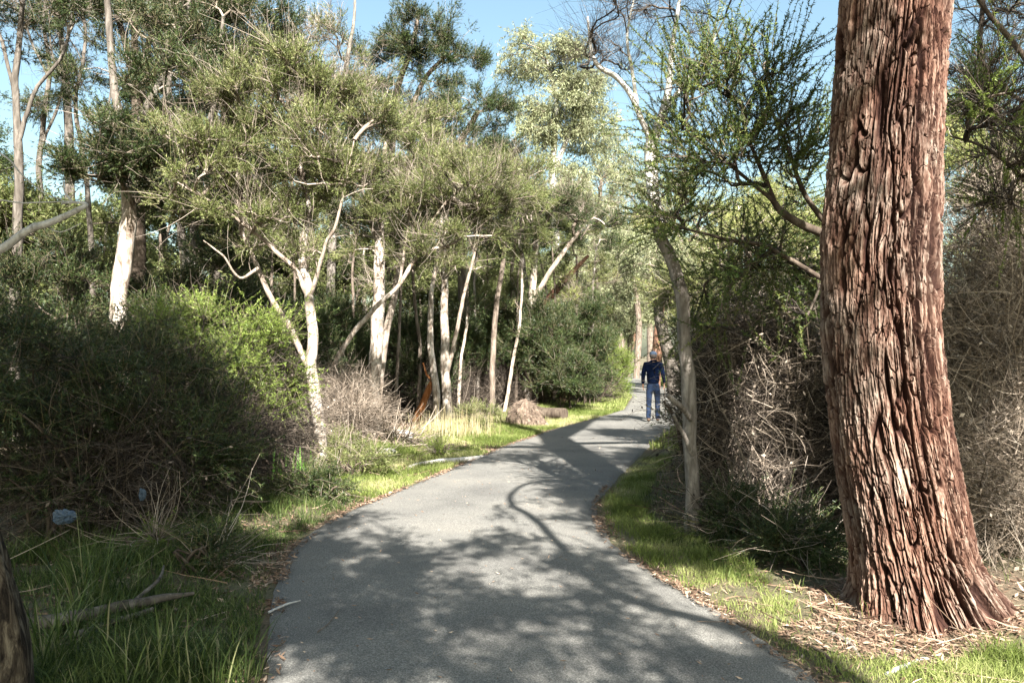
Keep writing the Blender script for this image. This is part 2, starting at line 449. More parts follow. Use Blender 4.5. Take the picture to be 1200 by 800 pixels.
cy.max_bounces = 4; cy.diffuse_bounces = 1; cy.glossy_bounces = 1; cy.transmission_bounces = 3; cy.transparent_max_bounces = 4
cy.use_denoising = True; cy.caustics_reflective = False; cy.caustics_refractive = False

# ------------------------------------------------------------------ ground and path
def ground():
    a = np.concatenate([-np.geomspace(12, 900, 40)[::-1], np.linspace(-12, 14, 320)[1:-1], np.geomspace(14, 900, 40)])
    b = np.concatenate([-np.geomspace(4, 900, 24)[::-1], np.linspace(-4, 30, 360)[1:-1], np.geomspace(30, 1500, 60)])
    X, Y = np.meshgrid(a, b); Z = gh(X, Y)
    n, m = X.shape; i = (np.arange(n - 1)[:, None] * m + np.arange(m - 1)[None]).ravel()
    mb = MB(); mb.add(np.stack([X, Y, Z], -1), np.stack([i, i + 1, i + m + 1, i + m], -1), 0, None, True)
    m_, nt, bs = mat('forest_floor')
    tc = nt.nodes.new('ShaderNodeTexCoord')
    n1 = N(nt, 'ShaderNodeTexNoise', Scale=1.2, Detail=5.0); nt.links.new(tc.outputs['Object'], n1.inputs['Vector'])
    n2 = N(nt, 'ShaderNodeTexNoise', Scale=45.0, Detail=6.0, Roughness=.7); nt.links.new(tc.outputs['Object'], n2.inputs['Vector'])
    r2 = ramp(nt, n2.outputs['Fac'], [(.3, (.045, .03, .018)), (.5, (.12, .085, .05)), (.7, (.26, .20, .13))])
    r1 = ramp(nt, n1.outputs['Fac'], [(.42, (.10, .075, .045)), (.6, (.07, .10, .03))])
    mx = nt.nodes.new('ShaderNodeMix'); mx.data_type = 'RGBA'; mx.inputs[0].default_value = .45
    nt.links.new(r2.outputs[0], mx.inputs[6]); nt.links.new(r1.outputs[0], mx.inputs[7])
    nt.links.new(mx.outputs[2], bs.inputs['Base Color']); bs.inputs['Roughness'].default_value = .95
    bp = nt.nodes.new('ShaderNodeBump'); bp.inputs['Distance'].default_value = .03; bp.inputs['Strength'].default_value = .8
    nt.links.new(n2.outputs['Fac'], bp.inputs['Height']); nt.links.new(bp.outputs[0], bs.inputs['Normal'])
    tag(mb.build('ground', m_), kind='structure')
ground()

def path():
    ys = np.concatenate([np.linspace(-60, 0, 60), np.linspace(0, 30, 700)[1:], np.geomspace(30, 158, 160)[1:]])
    jl = .022 * fbm(ys * 2.2, 1.3, 0, 21, 4); jr = .022 * fbm(ys * 2.2, 7.7, 0, 22, 4)
    l, r = XL(ys) + jl, XR(ys) + jr
    u = np.linspace(0, 1, 25)
    X = l[:, None] * (1 - u) + r[:, None] * u; Yg = np.repeat(ys[:, None], 25, 1)
    Z = .012 + .02 * np.sqrt(np.clip(1 - (2 * u - 1)**6, 0, 1))[None] + .004 * vn(X * 1.1, Yg * 1.1, 0, 5)
    X = np.hstack([l[:, None] - .02, X, r[:, None] + .02]); Yg = np.hstack([Yg[:, :1], Yg, Yg[:, :1]]); Z = np.hstack([Z[:, :1] - .06, Z, Z[:, :1] - .06])
    n, m = X.shape; i = (np.arange(n - 1)[:, None] * m + np.arange(m - 1)[None]).ravel()
    mb = MB(); mb.add(np.stack([X, Yg, Z], -1), np.stack([i, i + 1, i + m + 1, i + m], -1), 0, None, True)
    m_, nt, bs = mat('worn_asphalt')
    tc = nt.nodes.new('ShaderNodeTexCoord')
    a = N(nt, 'ShaderNodeTexNoise', Scale=110.0, Detail=5.0, Roughness=.85); b = N(nt, 'ShaderNodeTexNoise', Scale=.9, Detail=6.0, Roughness=.6)
    v = N(nt, 'ShaderNodeTexVoronoi', Scale=160.0)
    for q in (a, b, v): nt.links.new(tc.outputs['Object'], q.inputs['Vector'])
    r1 = ramp(nt, a.outputs['Fac'], [(.34, (.052, .05, .045)), (.5, (.14, .134, .121)), (.66, (.36, .345, .31))])
    r2 = ramp(nt, b.outputs['Fac'], [(.3, (.68, .68, .69)), (.5, (.95, .95, .94)), (.7, (1.15, 1.13, 1.09))])
    mx = nt.nodes.new('ShaderNodeMix'); mx.data_type = 'RGBA'; mx.blend_type = 'MULTIPLY'; mx.inputs[0].default_value = 1
    nt.links.new(r1.outputs[0], mx.inputs[6]); nt.links.new(r2.outputs[0], mx.inputs[7])
    nt.links.new(mx.outputs[2], bs.inputs['Base Color']); bs.inputs['Roughness'].default_value = .85
    bs.inputs['Specular IOR Level'].default_value = .3
    bp = nt.nodes.new('ShaderNodeBump'); bp.inputs['Distance'].default_value = .004; bp.inputs['Strength'].default_value = .7
    nt.links.new(v.outputs['Distance'], bp.inputs['Height']); nt.links.new(bp.outputs[0], bs.inputs['Normal'])
    tag(mb.build('path', m_), kind='structure')
path()

# ------------------------------------------------------------------ grass and litter
TRX, TRY = 2.62, 5.2      # big trunk
def blades(name, m, label, x, y, h, wd, rng, lean=.35, tall=None, att=None):
    n = len(x); z = gh(x, y) - .01
    b = np.stack([x, y, z], -1)
    az = rng.uniform(0, 2 * np.pi, n); s = np.stack([np.cos(az), np.sin(az), np.zeros(n)], -1)
    ln = rng.normal(size=(n, 3)) * lean; ln[:, 2] = 0
    m1 = b + (ln * .35 + [0, 0, .55]) * h[:, None]; t = b + (ln * 1.1 + np.stack([np.zeros(n), np.zeros(n), 1 - .25 * np.linalg.norm(ln, axis=1)], -1)) * h[:, None]
    wd = wd[:, None] / 2
    V = np.stack([b - s * wd, b + s * wd, m1 + s * wd * .8, m1 - s * wd * .8, t], 1)
    k = np.arange(n)[:, None] * 5
    a = rng.uniform(0, .75, n) + (rng.uniform(size=n) < .08) * .3 if att is None else att
    mb = MB(); mb.add(V, k + np.array([[0, 1, 2, 3]]), 0, a)
    mb.f.append((k + np.array([[3, 2, 4]]), 0, a, False))
    tag(mb.build(name, M[m]), label, 'grass', kind='stuff')

def strip(rng, n, y0, y1, side, d0, d1, pw=1.0):
    y = y0 + (y1 - y0) * rng.uniform(size=n)
    d = d0 + (d1 - d0) * rng.uniform(size=n)**pw
    x = XR(y) + d if side > 0 else XL(y) - d
    return x, y

def keep(x, y, rng, thr=.0, sc=2.0, s=31):
    d = fbm(x * sc, y * sc, 0, s, 3)
    return rng.uniform(size=len(x)) < np.clip(.6 + (d - thr) * 1.2, .05, 1)

rg = np.random.default_rng(5)
def mulch(x, y):      # bare bark-litter patch round the big trunk
    e = ((x - 2.20) / .56)**2 + ((y - 4.66) / .42)**2 + .35 * vn(x * 5, y * 5, 0, 77)
    t = np.hypot(x - TRX, y - TRY) < .66
    return (e < 1) | t
# right verge, sunlit
x, y = strip(rg, 95000, 3.3, 13, 1, .03, 1.45, .8)
lim = np.interp(y, [3.3, 5.4, 7, 9, 13], [1.3, 1.05, .75, .45, .6]) * (1 + .15 * vn(x * 3, y * 3, 0, 71))  # bright blades stop where the shade beside the trunk begins
k = (x - XR(y) < lim) & keep(x, y, rg, -.25) & ~(mulch(x, y) & (rg.uniform(size=len(x)) > .02))
dd = x - XR(y); k &= rg.uniform(size=len(x)) < np.clip(dd / .16, .12, 1)
x, y, dd = x[k], y[k], dd[k]
hh = rg.uniform(.035, .10, len(x)) * (1 + .5 * np.clip(dd, 0, 1.2)) * (1 + .45 * fbm(x * 3, y * 3, 0, 8, 2))
_d = np.clip(.35 + .8 * fbm(x * 2.2, y * 2.2, 0, 91, 3), 0, 1); blades('grass', 'grass', 'sunlit bright green grass on the right verge of the path', x, y, hh * (1.1 - .4 * _d), rg.uniform(.003, .006, len(x)), rg, .5, None, np.clip(.05 + .62 * _d + rg.uniform(-.2, .32, len(x)), 0, 1))
# right of the trunk, bottom corner
x = rg.uniform(2.1, 4.6, 26000); y = rg.uniform(3.5, 5.0, 26000); k = ~mulch(x, y) & (x > XR(y) + .9) & keep(x, y, rg)
x, y = x[k], y[k]
blades('grass', 'grass', 'green grass in front of the big red-brown trunk at the right', x, y, rg.uniform(.04, .12, len(x)), rg.uniform(.003, .006, len(x)), rg)
# deeper right, under the dead brush
x, y = strip(rg, 42000, 5.6, 24, 1, .45, 3.4); k = keep(x, y, rg, .1); x, y = x[k], y[k]
blades('grass', 'shaded_grass', 'thin shaded grass under the dead brush on the right', x, y, rg.uniform(.05, .15, len(x)), rg.uniform(.004, .007, len(x)), rg)
# left verge, shaded foreground
x, y = strip(rg, 80000, 3.2, 9.6, -1, .06, 2.3, .9); k = keep(x, y, rg, -.35, 1.6); x, y = x[k], y[k]; dd = XL(y) - x
hh = rg.uniform(.05, .17, len(x)) * np.clip(.5 + dd, .5, 1.3) * (1 + .5 * fbm(x * 2, y * 2, 0, 18, 2))
_l = np.exp(-((y - np.interp(x, [-2.8, -1.75], [4.3, 4.75])) / .16)**2) * (x < -1.7); hh = hh * (1 - .75 * _l)
blades('grass', 'shaded_grass', 'shaded dark green grass along the left edge of the path', x, y, hh, rg.uniform(.003, .007, len(x)), rg, .5)
# left verge, sunny middle distance
x, y = strip(rg, 150000, 9.0, 27, -1, .03, 2.6, .85); k = keep(x, y, rg, -.2, 1.2); x, y = x[k], y[k]; dd = XL(y) - x
dry = np.clip(.5 + fbm(x * .9, y * .9, 0, 44, 3), 0, 1)
hh = rg.uniform(.05, .13, len(x)) * (1 + .7 * np.clip(dd - .6, 0, 1.5))
blades('grass', 'grass', 'sunlit grass verge between the path and the white-barked trees', x, y, hh, rg.uniform(.006, .011, len(x)), rg, att=np.clip(.05 + .7 * dry + rg.uniform(-.25, .3, len(x)), 0, 1))
x, y = strip(rg, 70000, 24, 85, -1, .05, 3.0); x2, y2 = strip(rg, 70000, 14, 85, 1, .05, 3.0)
x = np.concatenate([x, x2]); y = np.concatenate([y, y2])
blades('grass', 'grass', 'far sunlit grass on both sides of the path beyond the walking man', x, y, rg.uniform(.08, .22, len(x)), .010 + y * .0006, rg)

def litter(name, label, x, y, rng, ls=(.02, .07), asp=.28, lift=.012, z0=None, hi=.0):
    n = len(x); z = (gh(x, y) if z0 is None else z0) + rng.uniform(.003, lift, n)
    c = np.stack([x, y, z], -1); d = nrm(np.stack([*rng.normal(size=(2, n)), rng.normal(size=n) * .25], -1))
    L = rng.uniform(*ls, n)[:, None]; s = nrm(np.cross(d, np.array([0, 0, 1.])) + np.stack([np.zeros(n), np.zeros(n), rng.normal(size=n) * .4], -1))
    wv = L * asp * rng.uniform(.4, 1.2, (n, 1))
    V = np.stack([c - d * L / 2, c + s * wv / 2 + [0, 0, .004], c + d * L / 2 + [0, 0, .006], c - s * wv / 2], 1)
    mb = MB(); mb.add(V, np.arange(n * 4).reshape(n, 4), 0, np.clip(rng.beta(1.6, 2.0, n) + hi, 0, 1))
    return mb
# path edge litter
x1, y1 = strip(rg, 7000, 3.3, 12, -1, -.08, .20, 1.0); x2, y2 = strip(rg, 3200, 3.3, 10, 1, -.07, .14, 1.0)
x3, y3 = strip(rg, 5000, 9, 20, -1, -.12, .35, 1.0)
x = np.concatenate([x1, x2, x3]); y = np.concatenate([y1, y2, y3])
k = rg.uniform(size=len(x)) < np.clip(.55 + .8 * fbm(x * 2.5, y * 2.5, 0, 61, 2), .06, 1); x, y = x[k], y[k]
on = (x > XL(y)) & (x < XR(y))
mb = litter('leaf_litter', '', x, y, rg, z0=np.where(on, .024, gh(x, y)))
tag(mb.build('leaf_litter', M['litter']), 'brown leaf litter along both edges of the path', 'leaf litter', kind='stuff')
# scattered crumbs on the asphalt
y = rg.uniform(3.5, 16, 900); x = XL(y) + (XR(y) - XL(y)) * rg.beta(.6, .6, size=900)
mb = litter('', '', x, y, rg, (.008, .045), .25, .006, np.full(900, .034), .25)
tag(mb.build('leaf_litter', M['litter']), 'few tiny dry leaves scattered on the asphalt', 'leaf litter', kind='stuff')
# bark mulch round the big trunk
n = 15000; x = rg.uniform(1.3, 3.9, n); y = rg.uniform(3.7, 5.9, n); k = mulch(x, y) | (rg.uniform(size=n) < .06); x, y = x[k], y[k]
mb = litter('', '', x, y, rg, (.02, .11), .13, .03, None, .02)
q = rg.integers(0, len(x), 220); P = np.stack([x[q], y[q], gh(x[q], y[q]) + .02], -1); D = rg.normal(size=(220, 3)); D[:, 2] *= .1
twigs(mb, P, D, rg.uniform(.08, .35, 220), rg.uniform(.002, .006, 220), rg, 4, .2)
tag(mb.build('bark_litter', M['litter']), 'tan strips of shed bark heaped at the foot of the big trunk', 'bark litter', kind='stuff')
# forest floor litter both sides
x1, y1 = strip(rg, 22000, 4, 20, -1, .25, 4.5); x2, y2 = strip(rg, 12000, 4, 15, 1, .6, 5)
x = np.concatenate([x1, x2]); y = np.concatenate([y1, y2]); mb = litter('', '', x, y, rg, (.03, .10), .25, .03)
q = rg.integers(0, len(x), 1500); P = np.stack([x[q], y[q], gh(x[q], y[q]) + .02], -1); D = rg.normal(size=(1500, 3)); D[:, 2] *= .12
twigs(mb, P, D, rg.uniform(.15, .7, 1500), rg.uniform(.002, .007, 1500), rg, 4, .2)
tag(mb.build('leaf_litter', M['litter']), 'fallen leaves and twigs on the floor of the wood', 'leaf litter', kind='stuff')

# ------------------------------------------------------------------ big trunk
def big_tree():
    rng = np.random.default_rng(3)
    root = thing('gum_tree', 'huge tree with deeply furrowed red-brown bark at the right of the path', 'tree', (TRX, TRY, 0))
    # silhouette from the photograph: y px -> (left, right)
    sil = [(-330, 1012, 1130), (-150, 1000, 1124), (0, 990, 1121), (100, 982, 1112), (200, 975, 1107), (250, 967, 1108), (300, 963, 1105), (400, 966, 1108), (450, 970, 1115), (500, 976, 1121),
           (550, 983, 1131), (600, 991, 1141), (650, 1000, 1151), (690, 1000, 1176), (720, 990, 1205), (755, 970, 1245)]
    zz, cx, rr = [], [], []
    for y_, l, r_ in sil[::-1]:
        p = W(0, y_, TRY)
        zz.append(p[2]); cx.append(((l + r_) / 2 - 6.5 - CX) / F * TRY); rr.append((r_ - l) / 2 / F * TRY * .865)
    zz += [7.0, 8.5, 10.0]; cx += [2.75, 2.95, 3.3]; rr += [.34, .31, .27]
    zz = np.array(zz); cx = np.array(cx); rr = np.array(rr)
    zs = np.concatenate([np.arange(-.2, 4.35, .0055), np.arange(4.35, 10, .05)])
    o = np.argsort(zz); C = np.interp(zs, zz[o], cx[o]); Rr = np.interp(zs, zz[o], rr[o])
    k = np.hanning(61); k /= k.sum(); pad = lambda a: np.convolve(np.pad(a, 30, mode='edge'), k, mode='valid')
    C, Rr = pad(C), pad(Rr)
    S = 760; th = np.arange(S) / S * 2 * np.pi
    TH, Z = np.meshgrid(th, zs)
    R0 = Rr[:, None] * (1 + .035 * np.cos(3 * TH + Z * .8) + .02 * np.cos(5 * TH - Z))
    fl = np.clip((.55 - Z) / .75, 0, 1)**2
    R0 = R0 * (1 + fl * .10 * np.cos(7 * TH + 1.0 + .4 * np.sin(Z * 6)))
    # bark relief: use cylinder coords on a circle of radius a (periodic in theta)
    a = .42; X = np.cos(TH) * a; Y = np.sin(TH) * a
    tw = .25 * np.sin(Z * .9 + .5) * .35
    ct, st_ = np.cos(TH + tw), np.sin(TH + tw); X, Y = ct * a, st_ * a
    wx = .012 * fbm(X * 9, Y * 9, Z * 2.6, 1, 3); wy = .012 * fbm(X * 9, Y * 9, Z * 2.6, 31, 3)
    wz = .03 * vn(X * 14, Y * 14, Z * 4, 3)
    Xw, Yw, Zw = X + wx, Y + wy, Z + wz
    n1 = vn(Xw * 27, Yw * 27, Zw * 1.8, 4); n2 = vn(Xw * 50, Yw * 50, Zw * 3.6, 5); n3 = vn(Xw * 75, Yw * 75, Zw * 6, 6)
    n0 = vn(Xw * 16 + 3, Yw * 16, Zw * 1.25, 24); cut = vn(Xw * 20, Yw * 20, Z * 8 + wx * 60, 25)
    e = np.minimum(np.minimum(np.abs(n0) * 1.9, np.abs(n1) * 1.5 + .03), np.minimum(np.abs(n2) * 1.25 + .11, np.abs(cut) * 2.6 + .10))
    rid = np.clip(e / .27, 0, 1); rid = rid * rid * (3 - 2 * rid)
    fib = vn(Xw * 190, Yw * 190, Z * 8, 7); fib2 = vn(Xw * 95, Yw * 95, Z * 7, 8)
    flake = fbm(Xw * 60, Yw * 60, Z * 12, 9, 3)
    relief = (.050 * (rid - .7) + .006 * flake * rid + .0035 * fib + .004 * fib2 + .0035 * fbm(X * 150, Y * 150, Z * 55, 41, 2)
              - .020 * np.clip(1 - np.abs(n0) * 6, 0, 1) + .010 * vn(X * 6, Y * 6, Z * 1.6, 10))
    # a smoother grey scar on the camera side
    th_s = math.radians(-112); dth = np.angle(np.exp(1j * (TH - th_s)))
    scar = np.exp(-((dth * .42 / .055)**2 + ((Z - .93) / .14)**2)); relief = relief * (1 - .75 * scar)
    RR = R0 + relief
    V = np.stack([C[:, None] + RR * np.cos(TH), TRY + RR * np.sin(TH) * .97, Z], -1)
    n, m = TH.shape
    base = (np.arange(n - 1) * m)[:, None]; j = np.arange(m)[None]; j2 = (j + 1) % m
    f = np.stack([base + j, base + j2, base + j2 + m, base + j + m], -1).reshape(-1, 4)
    av = np.clip(rid * .66 + .22 * flake + .12 * fib + .12 * fib2 + .35 * scar + .1 * vn(X * 5, Y * 5, Z * 2, 14), 0, 1)
    mb = MB(); mb.add(V, f, 0, av[:-1].ravel(), False)
    m_, nt, bs = mat('furrowed_red_bark')
    at = N(nt, 'ShaderNodeAttribute', attribute_name='v')
    r = ramp(nt, at.outputs['Fac'], [(0, (.025, .010, .007)), (.3, (.042, .018, .012)), (.6, (.10, .056, .040)), (1, (.30, .225, .18))])
    tc = nt.nodes.new('ShaderNodeTexCoord'); mp = nt.nodes.new('ShaderNodeMapping'); mp.inputs['Scale'].default_value = (60, 60, 9)
    nt.links.new(tc.outputs['Object'], mp.inputs['Vector'])
    n1_ = N(nt, 'ShaderNodeTexNoise', Scale=1.0, Detail=8.0, Roughness=.7); nt.links.new(mp.outputs[0], n1_.inputs['Vector'])
    n2_ = N(nt, 'ShaderNodeTexNoise', Scale=2.2, Detail=3.0); nt.links.new(tc.outputs['Object'], n2_.inputs['Vector'])
    r2 = ramp(nt, n1_.outputs['Fac'], [(.3, (.62, .55, .5)), (.6, (1.15, 1.12, 1.1))])
    r3 = ramp(nt, n2_.outputs['Fac'], [(.38, (1.05, .95, .90)), (.62, (.93, 1.0, 1.03))])
    prev = r.outputs[0]
    for rr_ in (r2, r3):
        mx = nt.nodes.new('ShaderNodeMix'); mx.data_type = 'RGBA'; mx.blend_type = 'MULTIPLY'; mx.inputs[0].default_value = 1
        nt.links.new(prev, mx.inputs[6]); nt.links.new(rr_.outputs[0], mx.inputs[7]); prev = mx.outputs[2]
    nt.links.new(prev, bs.inputs['Base Color']); bs.inputs['Roughness'].default_value = .85; bs.inputs['Specular IOR Level'].default_value = .2
    bp = nt.nodes.new('ShaderNodeBump'); bp.inputs['Distance'].default_value = .006; bp.inputs['Strength'].default_value = .9
    nt.links.new(n1_.outputs['Fac'], bp.inputs['Height']); nt.links.new(bp.outputs[0], bs.inputs['Normal'])
    org = np.array([TRX, TRY, 0.]); mb.build('trunk', m_, root, org)
    # limbs above the frame
    mb = MB(); L = []
    for l in ([(3.3, 5.2, 9.8, .26), (4.2, 5.0, 11.5, .18), (5.6, 5.5, 13.2, .10)], [(3.25, 5.2, 9.7, .22), (2.3, 5.8, 11.3, .15), (1.0, 6.4, 12.6, .08)],
              [(2.85, 5.2, 7.6, .15), (1.2, 4.8, 8.2, .11), (-.6, 4.2, 8.9, .08), (-2.0, 3.6, 9.3, .05)], [(3.3, 5.2, 9.4, .2), (4.4, 6.8, 10.6, .13), (5.2, 8.4, 11.5, .07)],
              [(3.0, 5.2, 8.2, .14), (4.6, 4.6, 8.9, .10), (6.2, 4.0, 9.8, .06)]):
        l = np.array(l); P, r = limb(l[:, :3], l[:, 3], 12, 6, .08, len(L) + 3, mb); L.append(P[2:])
    mb.build('limb', M['bark_red'], root, org)
    bl = []
    for px, py, z, rx, n_ in [(760, 505, 11.5, 1.0, 40), (800, 500, 10.5, .9, 30), (720, 545, 10.5, .7, 16), (760, 535, 9.6, .8, 26), (560, 535, 8.6, .8, 22), (500, 540, 9, .7, 18), (660, 530, 10.5, .7, 20),
                              (720, 490, 12.5, .9, 22), (780, 520, 10, .8, 26), (820, 545, 9.5, 1.0, 34), (850, 520, 10, .8, 24)]:
        bl.append((up(px, py, z), (rx, rx, .6), n_))
    for c in [(4.9, -.8, 7), (4.75, .2, 7), (5.3, .4, 7.1), (4.7, 1.2, 7), (5.2, 1.4, 7), (4.6, 2.3, 7.2)]:
        bl.append((c, (.38, .6, .3), 30))  # unseen clumps added to shade the brush behind the trunk
    for c in [(3.15, -1.3, 6.9), (2.9, -.4, 6.9), (2.7, .5, 7), (2.6, 1.3, 7)]:
        bl.append((c, (.2, .45, .3), 20))  # unseen clumps added to cast shade beyond the sunny grass strip
    att = np.vstack([blob(c, r, n, rng, .2) for c, r, n in bl])
    P, Rd, tp, td = grow(np.vstack(L), att, .3, rng, .006)
    mb = MB(); tubes(P, Rd, 5, mb, 0, None, True); mb.build('branches', M['twig'], root, org)
    mb = MB(); foliage(mb, tp, td, 'canopy', rng, 1.3, 0, 1, 1.2); mb.build('crown', [M['canopy'], M['twig']], root, org)
big_tree()

# ------------------------------------------------------------------ trees that shade the foreground (trunk of one shows at the left edge)
def shade_trees():
    rng = np.random.default_rng(17)
    # leaning gum behind the camera on the right: its limb draws the long curved shadow on the path
    g = [(960, 775, 5.0, .075), (840, 734, 5.3, .068), (735, 704, 5.5, .06), (669, 660, 5.6, .055), (626, 612, 5.7, .05), (600, 594, 5.7, .042), (600, 580, 5.7, .036), (622, 568, 5.8, .03), (690, 562, 5.9, .022)]
    l0 = [(3.9, -5.2, -.1, .17), (3.8, -4.6, 1.2, .14), (3.6, -3.6, 2.8, .11)] + [(*up(a, b, z), r) for a, b, z, r in g]
    l1 = [(*up(626, 612, 5.7), .03), (*up(650, 609, 5.9), .022), (*up(672, 604, 6.1), .012)]
    l2 = [(*up(735, 704, 5.6), .04), (*up(640, 705, 6.4), .03), (*up(520, 700, 7.0), .016)]
    l3 = [(3.55, -3.9, 2.4, .12), (2.6, -3.6, 4.5, .09), (1.2, -3.0, 6.2, .05), (.2, -2, 7.2, .03)]
    l4 = [(3.5, -3.6, 2.8, .09), (4.6, -3.8, 5, .06), (5.2, -3, 7, .03)]
    bl = []
    for px, py, z, rp, n in [(520, 640, 6.8, .42, 16), (420, 645, 6.6, .4, 18), (470, 680, 6.4, .42, 20), (390, 700, 6.4, .4, 18), (430, 725, 6.6, .45, 24), (520, 720, 6.8, .35, 16), (360, 745, 6.8, .4, 20),
                             (450, 765, 6.4, .35, 14), (600, 640, 7.2, .3, 9), (650, 655, 7.2, .35, 10), (700, 690, 6.8, .3, 9), (610, 705, 7, .3, 9), (670, 760, 7, .3, 10), (780, 745, 6.8, .35, 10),
                             (830, 790, 7, .4, 12), (560, 770, 7.4, .25, 6), (700, 640, 6.2, .2, 5), (740, 790, 7, .4, 10), (600, 790, 7, .3, 6), (860, 760, 7, .3, 8), (340, 660, 6.8, .3, 12), (400, 620, 7.2, .4, 14), (620, 600, 6.6, .35, 4)]:
        bl.append((up(px, py, z * .8), (rp, rp * 1.6, .3), int(n * 1.15)))
    make_tree('gum_tree', 'leaning gum behind the viewer whose limb shadow curves over the path', 'tree', (3.9, -5.2), [l0, l1, l2, l3, l4], bl, 'canopy', 'canopy', 'bark_grey', rng, bf=.25, r0=.0035, shell=.1, midtufts=.15, size=.85, dens=1.25)
    # rough trunk at the bottom left corner, crown over the left foreground
    Y = 3.55
    l0 = pl(Y, [(8, 806, 27), (-8, 700, 23), (-30, 600, 20), (-60, 450, 21, .1), (-95, 300, 20, .2)]); l0[0] = (l0[0][0], l0[0][1], -.08, .125)
    t = l0[-1]; l0 += [(t[0] - .2, Y - .2, 3.2, .075), (t[0], Y - .8, 5.0, .065), (t[0] + .3, Y - 1.6, 6.6, .04)]
    l1 = [(t[0] - .2, Y - .2, 3.2, .05), (-4.2, 3.0, 5.0, .04), (-5.2, 2.2, 6.6, .02)]
    l2 = [(t[0] - .1, Y - .4, 3.9, .05), (-2.2, 1.8, 5.3, .04), (-1.2, .6, 6.3, .02)]
    bl = []
    for px, py, z, rp, n in [(60, 760, 6.2, .8, 36), (180, 760, 6.2, .8, 38), (60, 690, 6, .8, 34), (200, 690, 6.2, .8, 36), (280, 640, 6.3, .7, 30), (120, 630, 6.3, .9, 42), (0, 640, 6.4, .9, 38), (260, 590, 6.4, .7, 26), (300, 720, 6.2, .5, 20)]:
        bl.append((up(px, py, z), (rp, rp * 1.3, .5), n))
    for c in [(-4.5, .2, 6.3), (-3.2, .6, 6.3), (-2.0, .8, 6.4), (-4.6, 1.6, 6.3), (-3.2, 2.0, 6.2), (-2.2, 2.2, 6.4), (-5.6, 1.2, 6.5), (-5.8, 2.8, 6.6), (-4.2, 3.1, 6.4), (-6.8, 2, 6.8), (-7.2, 3.6, 7), (-3.7, 3.6, 7), (-4.9, 3.9, 7.2), (-2.9, 3.0, 6.8)]:
        bl.append((c, (.95, 1.1, .7), 46))
    make_tree('edge_tree', 'dark rough trunk cut off by the bottom left corner', 'tree', (l0[0][0], Y), [l0, l1, l2], bl, 'canopy', 'canopy', 'bark_rough', rng, bf=.3, r0=.0035, shell=.2, amp=.34, sides=28, size=1.4, dens=1.6, amin=4.6)
shade_trees()

# bleached dead branch reaching in from the left
rng = np.random.default_rng(23)
mb = MB()
limb(*(lambda a: (a[:, :3], a[:, 3]))(np.array(pl(3.6, [(-95, 345, 9), (-40, 318, 6.5), (0, 294, 5), (30, 271, 4.4), (60, 259, 3.8), (90, 246, 3.2), (101, 240, 2.2), (88, 237, 1.5), (72, 238, 1.2)], False))), 10, 5, .15, 5, mb)
limb(*(lambda a: (a[:, :3], a[:, 3]))(np.array(pl(3.6, [(84, 236, 1.6), (76, 226, 1.1), (74, 212, .7)], False))), 6, 4, .1, 6, mb)
for q in ([(-95, 300, 1.6), (-20, 240, 1.1), (30, 238, .9), (80, 236, .6)], [(-80, 150, 1.6), (0, 180, 1.2), (25, 205, .9), (50, 225, .7), (74, 235, .5)], [(0, 294, 1.6), (40, 262, 1), (70, 272, .8), (95, 262, .5)]):
    limb(*(lambda a: (a[:, :3], a[:, 3]))(np.array(pl(3.62, q, False))), 5, 5, .1, 6, mb)
edge = [o for o in SC.objects if o.name == 'edge_tree'][0]
o = mb.build('dead_branch', M['bleached'], edge, np.array(edge.location)); tag(o, 'bleached grey bare branch hooked at its tip')

# ------------------------------------------------------------------ left wood: trees one can tell apart
def T(seed): return np.random.default_rng(seed)
def base_of(l): return (l[0][0], l[0][1])

# forked white-barked tree nearest the path (A)
Y = 11.7
a0 = pl(Y, [(378, 549, 8.5), (374, 500, 7.5), (370, 465, 7), (365, 430, 6.5), (365, 385, 6), (362, 345, 5.2), (355, 300, 4, .3), (362, 240, 3, .5), (350, 180, 2, .6), (345, 130, 1.2, .6)])
a1 = pl(Y, [(368, 440, 3.96), (345, 395, 3.60, .1), (320, 355, 3.31, .2), (302, 315, 2.88, .3), (285, 275, 2.52, .3), (280, 225, 1.80, .3), (262, 165, 1.08, .3)], False)
a2 = pl(Y, [(362, 348, 3.24), (345, 315, 2.74, -.1), (320, 290, 2.30, -.2), (285, 262, 1.87, -.3), (250, 238, 1.44, -.4), (205, 212, 0.86, -.5)], False)
a3 = pl(Y, [(363, 350, 3.02), (372, 325, 2.59, -.1), (381, 285, 2.16, -.2), (394, 262, 1.73, -.3), (405, 215, 1.15, -.3), (415, 165, 0.72, -.3)], False)
a4 = pl(Y, [(302, 315, 2.16), (280, 325, 1.44, -.3), (262, 300, 1.15, -.4), (238, 282, 0.72, -.5)], False)
make_tree('paperbark_tree', 'forked white-barked tree nearest the path, one limb leaning left', 'tree', base_of(a0), [a0, a1, a2, a3, a4],
          [pb(335, 112, 75, 38, Y, 1.1, 170), pb(255, 165, 60, 45, Y, 1.0, 120), pb(405, 165, 60, 42, Y, 1.0, 120), pb(335, 205, 95, 45, Y, 1.0, 160), pb(225, 235, 50, 28, Y - .3, .7, 55), pb(330, 275, 75, 35, Y, .8, 90)],
          'brush', 'tea', 'bark_pale', T(101), bf=.3, dens=1.8, bare=1500, r0=.0055, ex=.5, dead=.05, amp=.12, under=.7, tfan=.5, midtufts=.05)
